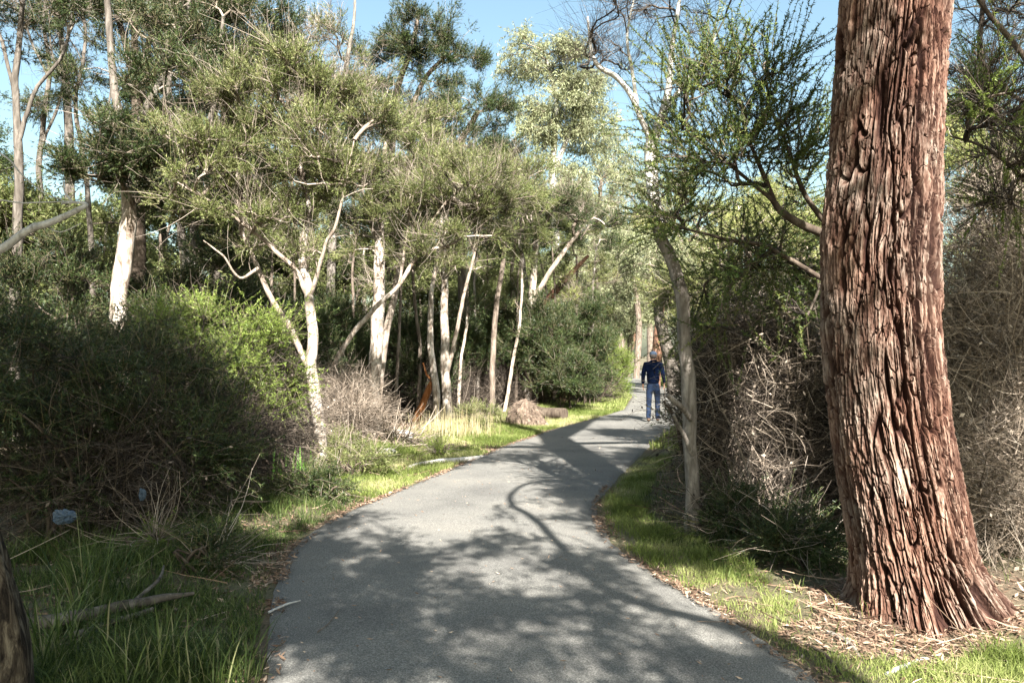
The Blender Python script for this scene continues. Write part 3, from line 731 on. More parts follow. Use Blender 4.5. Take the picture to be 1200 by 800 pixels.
# straight white trunk (B)
Y = 16.3
b0 = pl(Y, [(437, 513, 9.5), (438, 480, 8), (440, 420, 7.5), (444, 350, 7), (445, 290, 6, .1), (446, 255, 5, .2), (450, 200, 3.4, .3), (455, 140, 2, .3)])
b1 = pl(Y, [(446, 460, 4, .1), (452, 400, 4.2, .2), (462, 345, 3.8, .3), (470, 290, 3, .3), (485, 235, 2, .3)], False)
b2 = pl(Y, [(445, 290, 3.5, .1), (430, 250, 2.6, 0), (415, 220, 2, -.1)], False)
make_tree('paperbark_tree', 'straight thick white trunk rising from the heap of dead sticks', 'tree', base_of(b0), [b0, b1, b2],
          [pb(450, 290, 50, 45, Y, 1.0, 80), pb(455, 190, 70, 40, Y, 1.3, 130), pb(505, 215, 55, 35, Y, 1.2, 90), pb(420, 235, 50, 30, Y, 1.0, 60), pb(470, 140, 50, 35, Y + .5, 1.2, 80)],
          'brush', 'tea', 'bark_pale', T(102), bf=.3, bare=1300, dens=1.8, size=1.15, dead=.05, amp=.12, r0=.006, ex=.5, under=.65, tfan=.5, midtufts=.08)
# leaning pale limb crossing B
Y = 15.0
c0 = pl(Y, [(384, 520, 3.24, .6), (388, 470, 3.02, .4), (392, 430, 3.02, .2), (408, 398, 2.88, 0), (438, 362, 2.74, -.1), (468, 334, 2.59, -.1), (486, 303, 2.30, -.1), (505, 293, 1.87), (527, 290, 1.44)])
c1 = pl(Y, [(486, 305, 1.87), (500, 270, 1.44), (520, 240, 1.08), (545, 215, 0.72)], False)
c2 = pl(Y, [(468, 334, 1.73), (475, 290, 1.30), (480, 250, 0.86)], False)
make_tree('paperbark_tree', 'crooked pale tree leaning right across the straight white trunk', 'tree', base_of(c0), [c0, c1, c2],
          [pb(520, 290, 50, 35, Y, .8, 60), pb(545, 225, 55, 35, Y, 1.0, 100), pb(490, 240, 45, 28, Y, .9, 60), pb(570, 260, 35, 25, Y, .8, 40)],
          'brush', 'tea', 'bark_pale', T(103), bf=.25, bare=1000, dens=1.7, size=1.1, dead=.06, r0=.006, ex=.5, under=.65, tfan=.5, midtufts=.08)
# pair of pale trunks right of the orange wood
Y = 20.5
d0 = pl(Y, [(523, 492, 6), (521, 440, 5.2), (521, 390, 5), (520, 330, 4), (516, 270, 3), (520, 200, 2)])
d1 = pl(Y, [(523, 440, 3), (534, 395, 2.4), (545, 340, 2), (560, 280, 1.4)], False)
make_tree('paperbark_tree', 'pale trunk just right of the orange leaning wood', 'tree', base_of(d0), [d0, d1],
          [pb(520, 210, 60, 40, Y, 1.5, 120), pb(575, 250, 45, 40, Y, 1.3, 90), pb(545, 320, 45, 40, Y, 1.1, 70)], 'farbrush', 'tea', 'bark_pale', T(104), bf=.3, bare=1000, dens=1.2, under=.7, tfan=.5, midtufts=.1, r0=.006)
d0 = pl(19.6, [(512, 490, 4.5), (508, 440, 4.2), (504, 405, 3.8), (505, 350, 3), (512, 300, 2), (525, 240, 1.2)])
make_tree('paperbark_tree', 'curved slim white trunk directly behind the orange leaning wood', 'tree', base_of(d0), [d0],
          [pb(530, 225, 40, 30, 19.6, 1.2, 70)], 'farbrush', 'tea', 'bark_pale', T(105), bf=.3, bare=300)
slim = [  # px base, py base, top px, top py, r, label
 (411, 520, 413, 330, 2.8, 21, 'thin pale trunk between the two white-barked trees', 'bark_tan'),
 (490, 492, 484, 330, 3.0, 22, 'thin tan trunk left of the orange leaning wood', 'bark_tan'),
 (536, 488, 548, 360, 2.6, 22.5, 'thin pale trunk leaning right beside the pair of pale trunks', 'bark_pale'),
 (590, 481, 612, 340, 2.6, 23.5, 'slim white trunk bending right behind the brown stump', 'bark_pale'),
 (604, 478, 607, 330, 2.2, 24.5, 'slim straight stem rising behind the brown stump', 'bark_tan'),
 (617, 474, 616, 330, 4.2, 26, 'greyish trunk rising behind the cut log', 'bark_grey'),
 (648, 468, 650, 340, 2.2, 26.5, 'slim pale stem right of the cut log', 'bark_tan'),
 (672, 466, 676, 360, 3.0, 27.5, 'dull tan trunk in the dark bushes near the path bend', 'bark_tan'),
 (684, 464, 694, 350, 2.4, 29, 'thin leaning trunk nearest the path bend on the left', 'bark_grey'),
 (330, 530, 318, 330, 3.0, 15.5, 'thin shaded trunk left of the forked white tree', 'bark_tan'),
 (285, 540, 262, 400, 4.0, 13.5, 'mottled leaning trunk at the edge of the dark bushes', 'bark_pale'),
 (350, 520, 345, 330, 2.5, 18, 'thin straight stem just behind the forked white tree', 'bark_tan'),
 (462, 500, 470, 330, 2.6, 20, 'slim stem right behind the straight white trunk', 'bark_tan'),
 (560, 485, 556, 330, 2.4, 24, 'thin dark stem in the gap left of the brown stump', 'bark_grey'),
 (577, 483, 572, 340, 2.2, 27, 'dark slim stem behind the dry bush by the brown stump', 'bark_dark'),
 (632, 472, 640, 340, 2.4, 28, 'thin stem above the cut log leaning right', 'bark_tan'),
]
for i, (bx, by, tx, ty, r, Yd, lab, bk) in enumerate(slim):
    q = T(200 + i)
    mx_, my = (bx + tx) / 2 + q.uniform(-5, 5), (by + ty) / 2
    r *= .75; l0 = pl(Yd, [(bx, by, r * 1.2), (mx_, my, r), (tx, ty, r * .75), (tx + q.uniform(-14, 14), ty - 60, r * .5)])
    make_tree('slim_tree', lab, 'tree', base_of(l0), [l0], [pb(tx, ty - 75, 38, 40, Yd, 1.1, 60), pb(tx, ty - 5, 30, 25, Yd + .5, .9, 18)],
              'farbrush', 'tea' if i % 2 else 'dark', bk, q, bf=.3, bare=160, sides=8, group='slim trunks at the front of the left wood')
# trunk with white lower part, upper left
Y = 12.0
e0 = pl(Y, [(140, 470, 11), (141, 400, 10), (143, 340, 10), (147, 280, 8.5), (150, 250, 8), (147, 215, 6.5, .2)])
e2 = pl(Y, [(147, 222, 6.4, .2), (143, 170, 5.4, .3), (136, 110, 4.6, .4), (128, 30, 3.5, .5), (124, -50, 2.5, .5)], False)
e1 = pl(Y, [(146, 200, 5, .2), (170, 130, 4, .4), (205, 60, 3, .6), (230, -30, 2, .7)], False)
make_tree('paperbark_tree', 'stout trunk at the left with a brightly sunlit pale lower half', 'tree', base_of(e0), [e0, e1, e2],
          [pb(105, 195, 38, 30, Y - .4, .7, 60), pb(185, 165, 55, 42, Y, 1.0, 100), pb(215, 110, 50, 50, Y, 1.0, 80), pb(165, 220, 45, 25, Y, .8, 50), pb(235, 30, 60, 45, Y + 1, 1.2, 90)],
          'brush', 'dark', 'bark_pale', T(106), limbbark='bark_slate', bf=.3, bare=500, dens=1.3, size=1.15, amp=.15)
Y = 15
for k_, (lab, pts) in enumerate([('left stem of the close pair of white trunks in the upper left', [(214, 470, 7), (217, 400, 6.5), (218, 340, 6), (216, 290, 5), (210, 230, 4), (200, 120, 3), (195, 20, 2)]),
                 ('right stem of the close pair of white trunks in the upper left', [(240, 470, 7), (236, 400, 6.5), (229, 345, 6), (226, 295, 5), (232, 230, 4), (250, 120, 3), (262, 20, 2)])]):
    l0 = pl(Y + k_ * .2, pts[:4]); l1 = pl(Y + k_ * .2, pts[3:], False)
    make_tree('paperbark_tree', lab, 'tree', base_of(l0), [l0, l1], [pb(pts[-1][0], 40, 60, 60, Y + 1, 1.4, 120), pb(pts[3][0] + (30 if k_ else -30), 230, 40, 35, Y + .5, 1.0, 60)],
              'brush', 'dark', 'bark_pale', T(107 + k_), limbbark='bark_slate', bf=.3, bare=350, dens=1.2, size=1.2)
# tall forked tree against the sky
Y = 18
f0 = pl(Y, [(162, 480, 9), (162, 300, 8), (160, 180, 7.5), (158, 100, 6.5), (150, 60, 4), (135, 10, 3), (122, -50, 2)])
f1 = pl(Y, [(159, 110, 5), (170, 60, 3.6), (190, 20, 2.6), (205, -40, 2)], False)
f2 = pl(Y, [(160, 100, 5), (158, 40, 3.6), (160, -40, 2.5)], False)
make_tree('tall_tree', 'tall forked tree outlined against the sky in the upper left', 'tree', base_of(f0), [f0, f1, f2],
          [pb(110, -20, 60, 50, Y, 1.5, 70), pb(180, -10, 60, 50, Y, 1.5, 70), pb(210, 60, 30, 30, Y, 1, 25), pb(95, 85, 20, 22, Y, .6, 14)], 'farbrush', 'dark', 'bark_dark', T(110), bf=.35, bare=500, dead=.3)
Y = 14
g0 = pl(Y, [(18, 480, 6.48), (18, 350, 5.76), (22, 220, 5.04), (18, 120, 3.96), (22, 60, 3.24), (30, -20, 2.52), (34, -90, 1.44)])
g1 = pl(Y, [(20, 170, 2.88), (40, 110, 2.30), (75, 60, 1.73), (90, -10, 1.15)], False)
g2 = pl(Y, [(18, 120, 2.45), (5, 60, 1.87), (-14, 0, 1.44)], False)
make_tree('tall_tree', 'tall leaning brown-trunked tree at the far left edge', 'tree', base_of(g0), [g0, g1, g2],
          [pb(30, -20, 60, 45, Y, 1.3, 80), pb(-10, 30, 35, 35, Y, 1, 40), pb(80, 10, 40, 40, Y, 1, 45)], 'farbrush', 'dark', 'bark_slate', T(111), bf=.35, bare=500, dead=.25)
Y = 20
g0 = pl(Y, [(85, 470, 7), (82, 300, 6), (80, 180, 5), (78, 100, 4), (70, 30, 3), (60, -60, 2)])
make_tree('tall_tree', 'bare slender tree between the two tall left-hand trees', 'tree', base_of(g0), [g0], [pb(60, 20, 50, 70, Y, 1.5, 90), pb(95, 90, 18, 25, Y, 1, 16)], 'farbrush', 'dark', 'bark_slate', T(112), bf=.35, bare=900, dead=.6)
for k_, (px, Yd, r, lab, pts) in enumerate([
    (50, 19, 3.2, 'dark slim tree with upswept bare limbs next to the far left tree', [(50, 480), (52, 300), (46, 180), (58, 90), (52, 20), (60, -50)]),
    (108, 17, 3.0, 'dark slim trunk crossing the stout pale trunk against the sky', [(112, 480), (108, 320), (100, 200), (88, 120), (100, 50), (92, -40)]),
    (190, 21, 3.2, 'dark slim tree leaning left behind the tall forked tree', [(200, 480), (196, 320), (186, 190), (192, 100), (178, 40), (170, -40)]),
    (255, 19, 3.4, 'dark curving trunk left of the dense dark crown', [(250, 480), (254, 330), (262, 220), (250, 130), (258, 60), (240, -30)])]):
    q = T(160 + k_); l0 = pl(Yd, [(a, b, r * (1.3 - .17 * i)) for i, (a, b) in enumerate(pts)])
    l1 = pl(Yd, [(pts[2][0], pts[2][1], r * .6), (pts[2][0] + 26, pts[2][1] - 70, r * .45), (pts[2][0] + 34, pts[2][1] - 150, r * .25)], False)
    l2 = pl(Yd, [(pts[3][0], pts[3][1], r * .55), (pts[3][0] - 26, pts[3][1] - 55, r * .4), (pts[3][0] - 32, pts[3][1] - 120, r * .25)], False)
    make_tree('slim_tree', lab, 'tree', base_of(l0), [l0, l1, l2], [pb(pts[4][0], 20, 50, 55, Yd, 1.3, 80), pb(pts[3][0] + 10, 110, 40, 30, Yd, 1.1, 30)], 'farbrush', 'dark', 'bark_slate', q, bf=.3, bare=500, dead=.5, sides=8, twigbark='dead_dark', group='dark slim trees against the upper left sky')
# dark crowns over the upper left centre
Y = 17
h0 = pl(Y, [(300, 480, 8), (290, 300, 7), (270, 160, 6), (262, 60, 5), (250, -60, 3)])
h1 = pl(Y, [(270, 160, 4), (250, 90, 3), (225, 30, 2)], False)
make_tree('tall_tree', 'dense dark green crown filling the top left behind the forked white tree', 'tree', base_of(h0), [h0, h1],
          [pb(255, 30, 75, 55, Y, 1.8, 150), pb(210, 100, 50, 45, Y, 1.4, 60), pb(300, 40, 45, 60, Y, 1.2, 90), pb(230, 190, 70, 40, Y + 1, 1.2, 90)], 'farbrush', 'dark', 'bark_tan', T(113), bf=.3, bare=500, dens=1.3)
# grey bare-topped trees around x=360
Y = 21
h0 = pl(Y, [(385, 480, 6), (388, 300, 5), (392, 180, 4.5), (400, 110, 3.5), (412, 40, 2), (418, -20, 1.2)])
make_tree('bare_tree', 'grey bare twiggy tree top against the sky left of the dark crowns', 'tree', base_of(h0), [h0],
          [pb(395, 70, 65, 55, Y, 1.6, 170), pb(350, 90, 45, 40, Y, 1.4, 100)], 'farbrush', 'tea', 'bark_grey', T(114), bf=.35, bare=2200, dead=.88)
# dark tall tree, centre (crown top at 480,20)
Y = 26
i0 = pl(Y, [(460, 470, 6), (455, 300, 6), (458, 180, 5), (462, 120, 4), (480, 60, 3), (490, 20, 2)])
i1 = pl(Y, [(458, 170, 4), (480, 130, 3.4), (500, 90, 2.6), (530, 60, 1.6)], False)
make_tree('tall_tree', 'tall dark green tree standing out against the sky at top centre', 'tree', base_of(i0), [i0, i1],
          [pb(485, 42, 50, 28, Y, 1.8, 170), pb(545, 85, 26, 26, Y, 1.2, 60), pb(450, 75, 45, 35, Y, 1.6, 110), pb(500, 105, 45, 25, Y, 1.4, 70)], 'farbrush', 'dark', 'bark_tan', T(115), bf=.3, bare=500, dens=1.1, size=1.1)
Y = 24
i0 = pl(Y, [(545, 480, 6), (540, 300, 5.5), (530, 200, 4.5), (560, 130, 3)])
i1 = pl(Y, [(530, 200, 4), (500, 160, 3), (480, 130, 2)], False)
make_tree('tall_tree', 'wide dark crown in the middle of the left wood', 'tree', base_of(i0), [i0, i1],
          [pb(560, 150, 50, 45, Y, 1.8, 170), pb(505, 170, 50, 35, Y, 1.6, 120), pb(590, 200, 30, 35, Y, 1.4, 70), pb(440, 130, 40, 40, Y + 1, 1.4, 90)], 'farbrush', 'dark', 'bark_tan', T(116), bf=.3, bare=600, dens=1.1, size=1.1)
# tea tree in front of the dark crown, olive tops
Y = 22
i0 = pl(Y, [(575, 480, 3.5), (580, 380, 3.2), (590, 300, 2.8), (600, 240, 2)])
make_tree('tea_tree', 'olive-topped tree above the dark bushes in the centre', 'tree', base_of(i0), [i0],
          [pb(560, 235, 50, 35, Y, 1.4, 130), pb(610, 215, 35, 32, Y, 1.3, 90)], 'farbrush', 'tea', 'bark_tan', T(117), bf=.3, bare=1000, dens=1.2, under=.6, tfan=.5, midtufts=.1, r0=.006)
Y = 25
i0 = pl(Y, [(618, 480, 5), (620, 400, 4.5), (625, 330, 4), (628, 270, 3)])
i1 = pl(Y, [(622, 360, 3.4), (650, 310, 2.8), (680, 270, 2)], False); i2 = pl(Y, [(621, 390, 3), (600, 340, 2.4), (604, 280, 1.6)], False)
make_tree('tea_tree', 'vase-shaped dark-topped tree fanning right above the path bend', 'tree', base_of(i0), [i0, i1, i2],
          [pb(665, 245, 38, 18, Y, 1.4, 110), pb(700, 262, 20, 14, Y, 1, 40), pb(625, 240, 30, 20, Y, 1.2, 60)], 'farbrush', 'dark', 'bark_pale', T(118), bf=.2, bare=900, under=.5, tfan=.6, midtufts=.05, r0=.007)
# dead reddish limb tree (625-650, 330-350)
Y = 27
i0 = pl(Y, [(660, 475, 4), (650, 400, 3.8), (630, 372, 4.2), (652, 340, 4.2), (668, 322, 3), (690, 300, 1.6)])
make_tree('bare_tree', 'twisted reddish bare limb above the dark bushes by the bend', 'tree', base_of(i0), [i0],
          [pb(670, 325, 40, 30, Y, 1.4, 60)], 'farbrush', 'olive', 'bark_red', T(119), bf=.3, bare=600, dead=.7)
# pale far gums
Y = 46
j0 = pl(Y, [(655, 460, 5), (652, 300, 4.6), (648, 200, 4), (652, 120, 3), (640, 70, 2)])
j1 = pl(Y, [(650, 200, 3), (670, 150, 2.4), (690, 110, 1.6)], False)
make_tree('gum_tree', 'pale feathery gum rising into the sky left of the white forked trunk', 'tree', base_of(j0), [j0, j1],
          [pb(632, 68, 42, 24, Y, 2.6, 130), pb(680, 98, 30, 20, Y, 2.2, 80), pb(660, 140, 40, 35, Y, 2.4, 110), pb(628, 150, 26, 26, Y, 2.2, 60), pb(690, 150, 28, 35, Y, 2, 60), pb(650, 210, 50, 30, Y, 2.4, 80)],
          'euc', 'euc', 'bark_white', T(120), bf=.3, r0=.012, bare=300, size=1.9)
for k_, (bx, cx_, cy_, rx, ry, Yd, lab) in enumerate([
    (700, 705, 210, 50, 60, 52, 'pale olive gum beyond the bend, left of the path gap'), (745, 745, 240, 50, 75, 58, 'pale gum closing the view straight above the walking man'),
    (700, 700, 310, 45, 50, 44, 'pale twiggy gum low behind the path bend'), (735, 735, 345, 35, 45, 62, 'low pale crown above the far end of the path'),
    (800, 820, 270, 60, 80, 40, 'yellow-green crown behind the slender grey trunk'), (880, 880, 300, 70, 80, 36, 'yellow-green crown behind the spiky dark tree'),
    (950, 940, 330, 50, 80, 34, 'olive crown low behind the big trunk on its left'), (765, 765, 300, 30, 60, 70, 'farthest pale crown over the path')]):
    q = T(300 + k_); l0 = pl(Yd, [(bx, 445, 4), (bx + 4, 380, 3.5), (bx - 4, 300, 3), (cx_, cy_, 2)])
    make_tree('gum_tree', lab, 'tree', base_of(l0), [l0], [pb(cx_, cy_, rx, ry, Yd, 3.2, 230), pb(cx_ + 10, cy_ + ry, rx * .8, 22, Yd, 2.2, 60)],
              'euc', 'olive' if k_ in (4, 5, 6) else 'euc', 'bark_tan', q, bf=.3, r0=.010, bare=700, size=1.7 if Yd > 42 else 1.3, dens=.9)

# ------------------------------------------------------------------ shrubs
def make_shrub(name, label, base, blobs, sty, leaf, rng, stems=7, group=None, dens=1.0, size=1.0, bare=200, dead=0.0, bf=.3, shell=.25, cat='shrub', hmin=.1, bark='bark_dark', tb=None):
    base = np.array([base[0], base[1], float(gh(base[0], base[1]))])
    att = np.vstack([blob(c, r, n, rng, shell) for c, r, n in blobs]); cen = att.mean(0)
    L = []
    for i in range(stems):
        tgt = att[rng.integers(len(att))]; m1 = base + (tgt - base) * .5 + rng.normal(size=3) * .12; m1[2] = max(m1[2], base[2] + .2)
        b = base + np.array([rng.normal() * .12, rng.normal() * .12, -.04])
        L.append([(*b, .018 * size), (*m1, .013 * size), (*(base + (tgt - base) * .85), .007 * size)])
    blobs2 = blobs
    return make_tree(name, label, cat, (base[0], base[1], base[2]), L, blobs2, sty, leaf, bark, rng, group, bf, .003, .42, dens, size, dead, 6, .05, tb, bare, shell, .5, 'foliage', base[2] + hmin)

def sb(px, pyc, rx, ry, Y, dy, n): return pb(px, pyc, rx, ry, Y, dy, n)
# dark shaded bushes, left foreground
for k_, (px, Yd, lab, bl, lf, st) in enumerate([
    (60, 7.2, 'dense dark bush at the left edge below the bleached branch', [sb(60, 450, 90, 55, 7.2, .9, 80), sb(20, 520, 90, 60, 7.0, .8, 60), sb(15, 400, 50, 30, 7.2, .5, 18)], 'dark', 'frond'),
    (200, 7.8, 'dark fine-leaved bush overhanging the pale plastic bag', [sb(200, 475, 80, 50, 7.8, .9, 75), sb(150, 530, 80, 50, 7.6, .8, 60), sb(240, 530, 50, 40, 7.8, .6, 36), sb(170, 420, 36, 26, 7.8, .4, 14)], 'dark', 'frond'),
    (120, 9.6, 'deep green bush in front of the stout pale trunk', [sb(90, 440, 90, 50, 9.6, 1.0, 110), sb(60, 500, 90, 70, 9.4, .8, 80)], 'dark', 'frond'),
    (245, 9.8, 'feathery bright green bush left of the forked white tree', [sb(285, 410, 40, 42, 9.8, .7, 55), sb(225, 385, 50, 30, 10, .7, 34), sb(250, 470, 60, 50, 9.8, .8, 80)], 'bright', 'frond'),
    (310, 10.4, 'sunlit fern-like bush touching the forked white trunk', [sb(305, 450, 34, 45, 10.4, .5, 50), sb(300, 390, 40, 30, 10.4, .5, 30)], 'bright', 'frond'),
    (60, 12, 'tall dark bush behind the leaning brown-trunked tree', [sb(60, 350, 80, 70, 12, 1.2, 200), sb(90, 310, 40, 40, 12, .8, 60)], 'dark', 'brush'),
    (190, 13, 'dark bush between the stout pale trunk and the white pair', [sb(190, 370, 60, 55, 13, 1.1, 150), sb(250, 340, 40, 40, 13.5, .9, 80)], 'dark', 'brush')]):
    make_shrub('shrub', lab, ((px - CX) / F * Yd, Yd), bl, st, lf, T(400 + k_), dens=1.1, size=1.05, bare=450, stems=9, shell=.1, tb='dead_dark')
# dark rounded tea-tree bushes, centre
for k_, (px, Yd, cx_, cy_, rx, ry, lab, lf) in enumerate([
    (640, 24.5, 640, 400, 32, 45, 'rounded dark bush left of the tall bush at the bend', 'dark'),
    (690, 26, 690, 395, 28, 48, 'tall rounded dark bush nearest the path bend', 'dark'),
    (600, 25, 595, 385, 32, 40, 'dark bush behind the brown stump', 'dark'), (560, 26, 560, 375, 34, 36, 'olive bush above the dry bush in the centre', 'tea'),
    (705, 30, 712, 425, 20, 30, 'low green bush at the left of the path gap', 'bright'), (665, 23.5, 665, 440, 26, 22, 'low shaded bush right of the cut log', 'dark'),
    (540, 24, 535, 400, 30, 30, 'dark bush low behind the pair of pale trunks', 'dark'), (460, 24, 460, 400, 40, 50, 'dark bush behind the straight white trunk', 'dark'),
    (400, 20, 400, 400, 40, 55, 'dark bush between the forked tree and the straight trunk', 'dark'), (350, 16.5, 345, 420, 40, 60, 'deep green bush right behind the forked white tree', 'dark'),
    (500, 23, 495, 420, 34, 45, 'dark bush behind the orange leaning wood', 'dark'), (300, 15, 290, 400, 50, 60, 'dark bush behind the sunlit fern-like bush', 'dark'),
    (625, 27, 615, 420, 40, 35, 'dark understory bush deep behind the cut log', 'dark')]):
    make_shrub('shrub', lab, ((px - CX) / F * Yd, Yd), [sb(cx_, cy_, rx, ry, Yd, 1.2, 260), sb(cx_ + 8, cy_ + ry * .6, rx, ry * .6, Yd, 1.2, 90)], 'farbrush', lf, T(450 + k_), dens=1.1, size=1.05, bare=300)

# ------------------------------------------------------------------ right side
Y = 7.4
r0_ = pl(Y, [(815, 632, 9.5), (815, 580, 8.5), (811, 520, 8), (808, 460, 8), (803, 400, 7.5), (798, 345, 7.5), (788, 305, 7.2), (776, 278, 7), (770, 255, 6.5)])  # lower trunk: grey bark stands in for its shade
rt = pl(Y, [(772, 264, 6.6), (769, 245, 6.8), (766, 205, 7), (766, 175, 7), (774, 145, 5.6), (783, 110, 4.4), (788, 60, 3), (796, 0, 2), (804, -60, 1.2)], False)  # same trunk in the sun, brightness put into white bark
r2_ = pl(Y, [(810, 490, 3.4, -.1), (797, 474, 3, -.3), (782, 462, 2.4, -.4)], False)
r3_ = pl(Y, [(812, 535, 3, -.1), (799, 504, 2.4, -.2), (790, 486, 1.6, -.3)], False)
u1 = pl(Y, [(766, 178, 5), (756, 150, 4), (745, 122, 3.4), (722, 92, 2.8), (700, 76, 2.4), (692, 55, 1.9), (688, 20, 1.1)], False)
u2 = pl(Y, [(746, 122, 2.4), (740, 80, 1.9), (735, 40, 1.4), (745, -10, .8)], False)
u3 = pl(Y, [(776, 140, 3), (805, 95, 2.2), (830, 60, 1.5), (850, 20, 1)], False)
make_tree('slender_tree', 'slender leaning tree beside the path, shaded grey below, sunlit white and forked above with bare twigs', 'tree', base_of(r0_), [r0_, rt, u1, u2, u3, r2_, r3_],
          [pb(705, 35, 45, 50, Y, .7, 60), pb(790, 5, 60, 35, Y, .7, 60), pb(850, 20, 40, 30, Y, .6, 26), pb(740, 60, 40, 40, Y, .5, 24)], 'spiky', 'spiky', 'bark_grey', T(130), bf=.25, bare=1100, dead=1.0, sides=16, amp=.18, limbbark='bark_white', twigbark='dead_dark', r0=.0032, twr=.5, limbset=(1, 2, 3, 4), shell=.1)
# spiky dark tree
Y = 6.8
s0 = [(3.7, 7.3, -.05, .10), (3.6, 7.2, 1.2, .09)] + pl(Y, [(1010, 330, 6), (985, 285, 5.5), (940, 262, 5), (915, 245, 4), (900, 215, 3), (885, 180, 2.2), (870, 140, 1.5)], False)
s1 = pl(Y, [(985, 285, 4), (945, 230, 3), (925, 180, 2.2), (900, 120, 1.5)], False)
s2 = pl(Y, [(1010, 340, 4), (960, 325, 3, .2), (900, 290, 2.4, .2), (850, 280, 1.8, .1), (790, 265, 1.2)], False)
s3 = pl(Y, [(915, 245, 2.5), (870, 205, 2), (830, 175, 1.6), (800, 150, 1)], False)
make_tree('spiky_tree', 'dark spiky-leaved tree spreading left from behind the big trunk', 'tree', base_of(s0), [s0, s1, s2, s3],
          [pb(850, 125, 75, 45, Y, .7, 75), pb(905, 175, 50, 60, Y, .7, 60), pb(820, 100, 42, 35, Y - .2, .5, 34), pb(835, 215, 70, 50, Y, .7, 75), pb(805, 262, 36, 30, Y, .5, 22), pb(930, 240, 35, 60, Y + .3, .6, 34), pb(860, 310, 70, 34, Y + .5, .6, 60), pb(930, 340, 45, 45, Y + .6, .6, 45), pb(835, 370, 40, 30, Y + .8, .5, 20)],
          'spiky', 'spiky', 'bark_dark', T(131), bf=.22, bare=900, twigbark='dead_dark', dens=1.0, shell=.1, size=1.1, twr=.7)
# far reddish trunks by the path
for k_, (pts, Yd, lab, bk) in enumerate([([(791, 452, 9), (787, 430, 8), (778, 395, 7), (772, 365, 6), (770, 320, 5)], 33, 'dark reddish leaning trunk right of the walking man', 'bark_slate'),
        ([(768, 447, 6), (770, 420, 6), (772, 380, 5), (778, 330, 4)], 40, 'brown trunk directly above the walking man', 'bark_red'),
        ([(732, 436, 5), (735, 415, 5), (741, 395, 4), (738, 360, 3)], 70, 'leaning brown trunk above the far white fence', 'bark_red'),
        ([(722, 440, 5), (728, 410, 5), (724, 380, 4)], 60, 'dark trunk at the far left side of the path gap', 'bark_tan'),
        ([(762, 438, 4), (762, 400, 4), (760, 350, 3)], 95, 'pale broad trunk at the far end of the path', 'bark_tan')]):
    l0 = pl(Yd, pts); q = T(500 + k_)
    make_tree('gum_tree', lab, 'tree', base_of(l0), [l0], [pb(pts[-1][0], pts[-1][1] - 20, 40, 25, Yd, 2.4, 90)], 'euc', 'euc', bk, q, bf=.3, r0=.009, bare=300, size=1.6)

# tangles of dead brush
def tangle(name, label, cells, n, rng, mt='dead', group=None, L=(.25, .9), r=(.0016, .005), origin=None, updir=.2, cat='dead brush', curl=.26, leaves=1.2):
    mb = MB()
    tot = sum(c[2] for c in cells); first = None
    for c, rad, wgt in cells:
        k = int(n * wgt / tot); u = nrm(rng.normal(size=(k, 3))) * rng.uniform(0, 1, (k, 1))**.42
        P = np.asarray(c) + u * rad; P = P[P[:, 2] > .02]; k = len(P)
        D = rng.normal(size=(k, 3)) + nrm(P - np.asarray(c)) * .6; D[:, 2] = D[:, 2] * .75 + updir
        Pp = twigs(mb, P, D, rng.uniform(*L, k), rng.uniform(*r, k), rng, 6, curl)
        q = rng.integers(0, k, int(k * 1.3)); s = Pp[q, rng.integers(1, 5, len(q))]; dd = nrm(Pp[q, 5] - Pp[q, 0]) + rng.normal(size=(len(q), 3)) * .7
        twigs(mb, s, dd, rng.uniform(L[0] * .4, L[1] * .45, len(q)), np.full(len(q), r[0]), rng, 4, curl)
        if leaves:
            m = int(k * leaves); q = rng.integers(0, k, m); c_ = Pp[q, rng.integers(2, 6, m)] + rng.normal(size=(m, 3)) * .02
            d_ = nrm(rng.normal(size=(m, 3))); s_ = nrm(np.cross(d_, rng.normal(size=(m, 3)))); l_ = rng.uniform(.02, .055, (m, 1)); w_ = l_ * rng.uniform(.15, .3, (m, 1))
            mb.add(np.stack([c_, c_ + d_ * l_ * .5 + s_ * w_, c_ + d_ * l_, c_ + d_ * l_ * .5 - s_ * w_], 1), np.arange(m * 4).reshape(m, 4), 0, rng.uniform(0, 1, m))
        # rooted stems that carry the tangle
        st = 8; b = np.stack([c[0] + rng.normal(size=st) * rad[0] * .35, c[1] + rng.normal(size=st) * rad[1] * .35, np.zeros(st)], -1); b[:, 2] = gh(b[:, 0], b[:, 1]) - .03
        tg = np.asarray(c) + rng.normal(size=(st, 3)) * np.asarray(rad) * .4; mid = (b + tg) / 2 + rng.normal(size=(st, 3)) * .1
        tubes(np.stack([b, mid, tg], 1), np.tile([r[1] * 2.4, r[1] * 1.8, r[1]], (st, 1)), 5, mb, 0, rng.uniform(0, 1, st), True)
    c0 = cells[0][0]; org = np.array([c0[0], c0[1], float(gh(c0[0], c0[1]))])
    o = mb.build(name, M[mt], None, org); return tag(o, label, cat, group)
def pc(px, py, rx, ry, Y, dy, wgt): return (W(px, py, Y), np.array([rx * Y / F, dy, ry * Y / F]), wgt)
tangle('dead_brush', 'dense tangle of dead twigs between the slender trunk and the big trunk', [pc(905, 470, 75, 75, 8.6, .6, 3), pc(885, 420, 60, 45, 8.8, .6, 1.6), pc(910, 580, 80, 65, 8.2, .6, 2.2), pc(880, 625, 45, 34, 7.4, .4, .7), pc(850, 500, 32, 60, 8.2, .4, .8)], 9000, T(140), 'dead_dark')
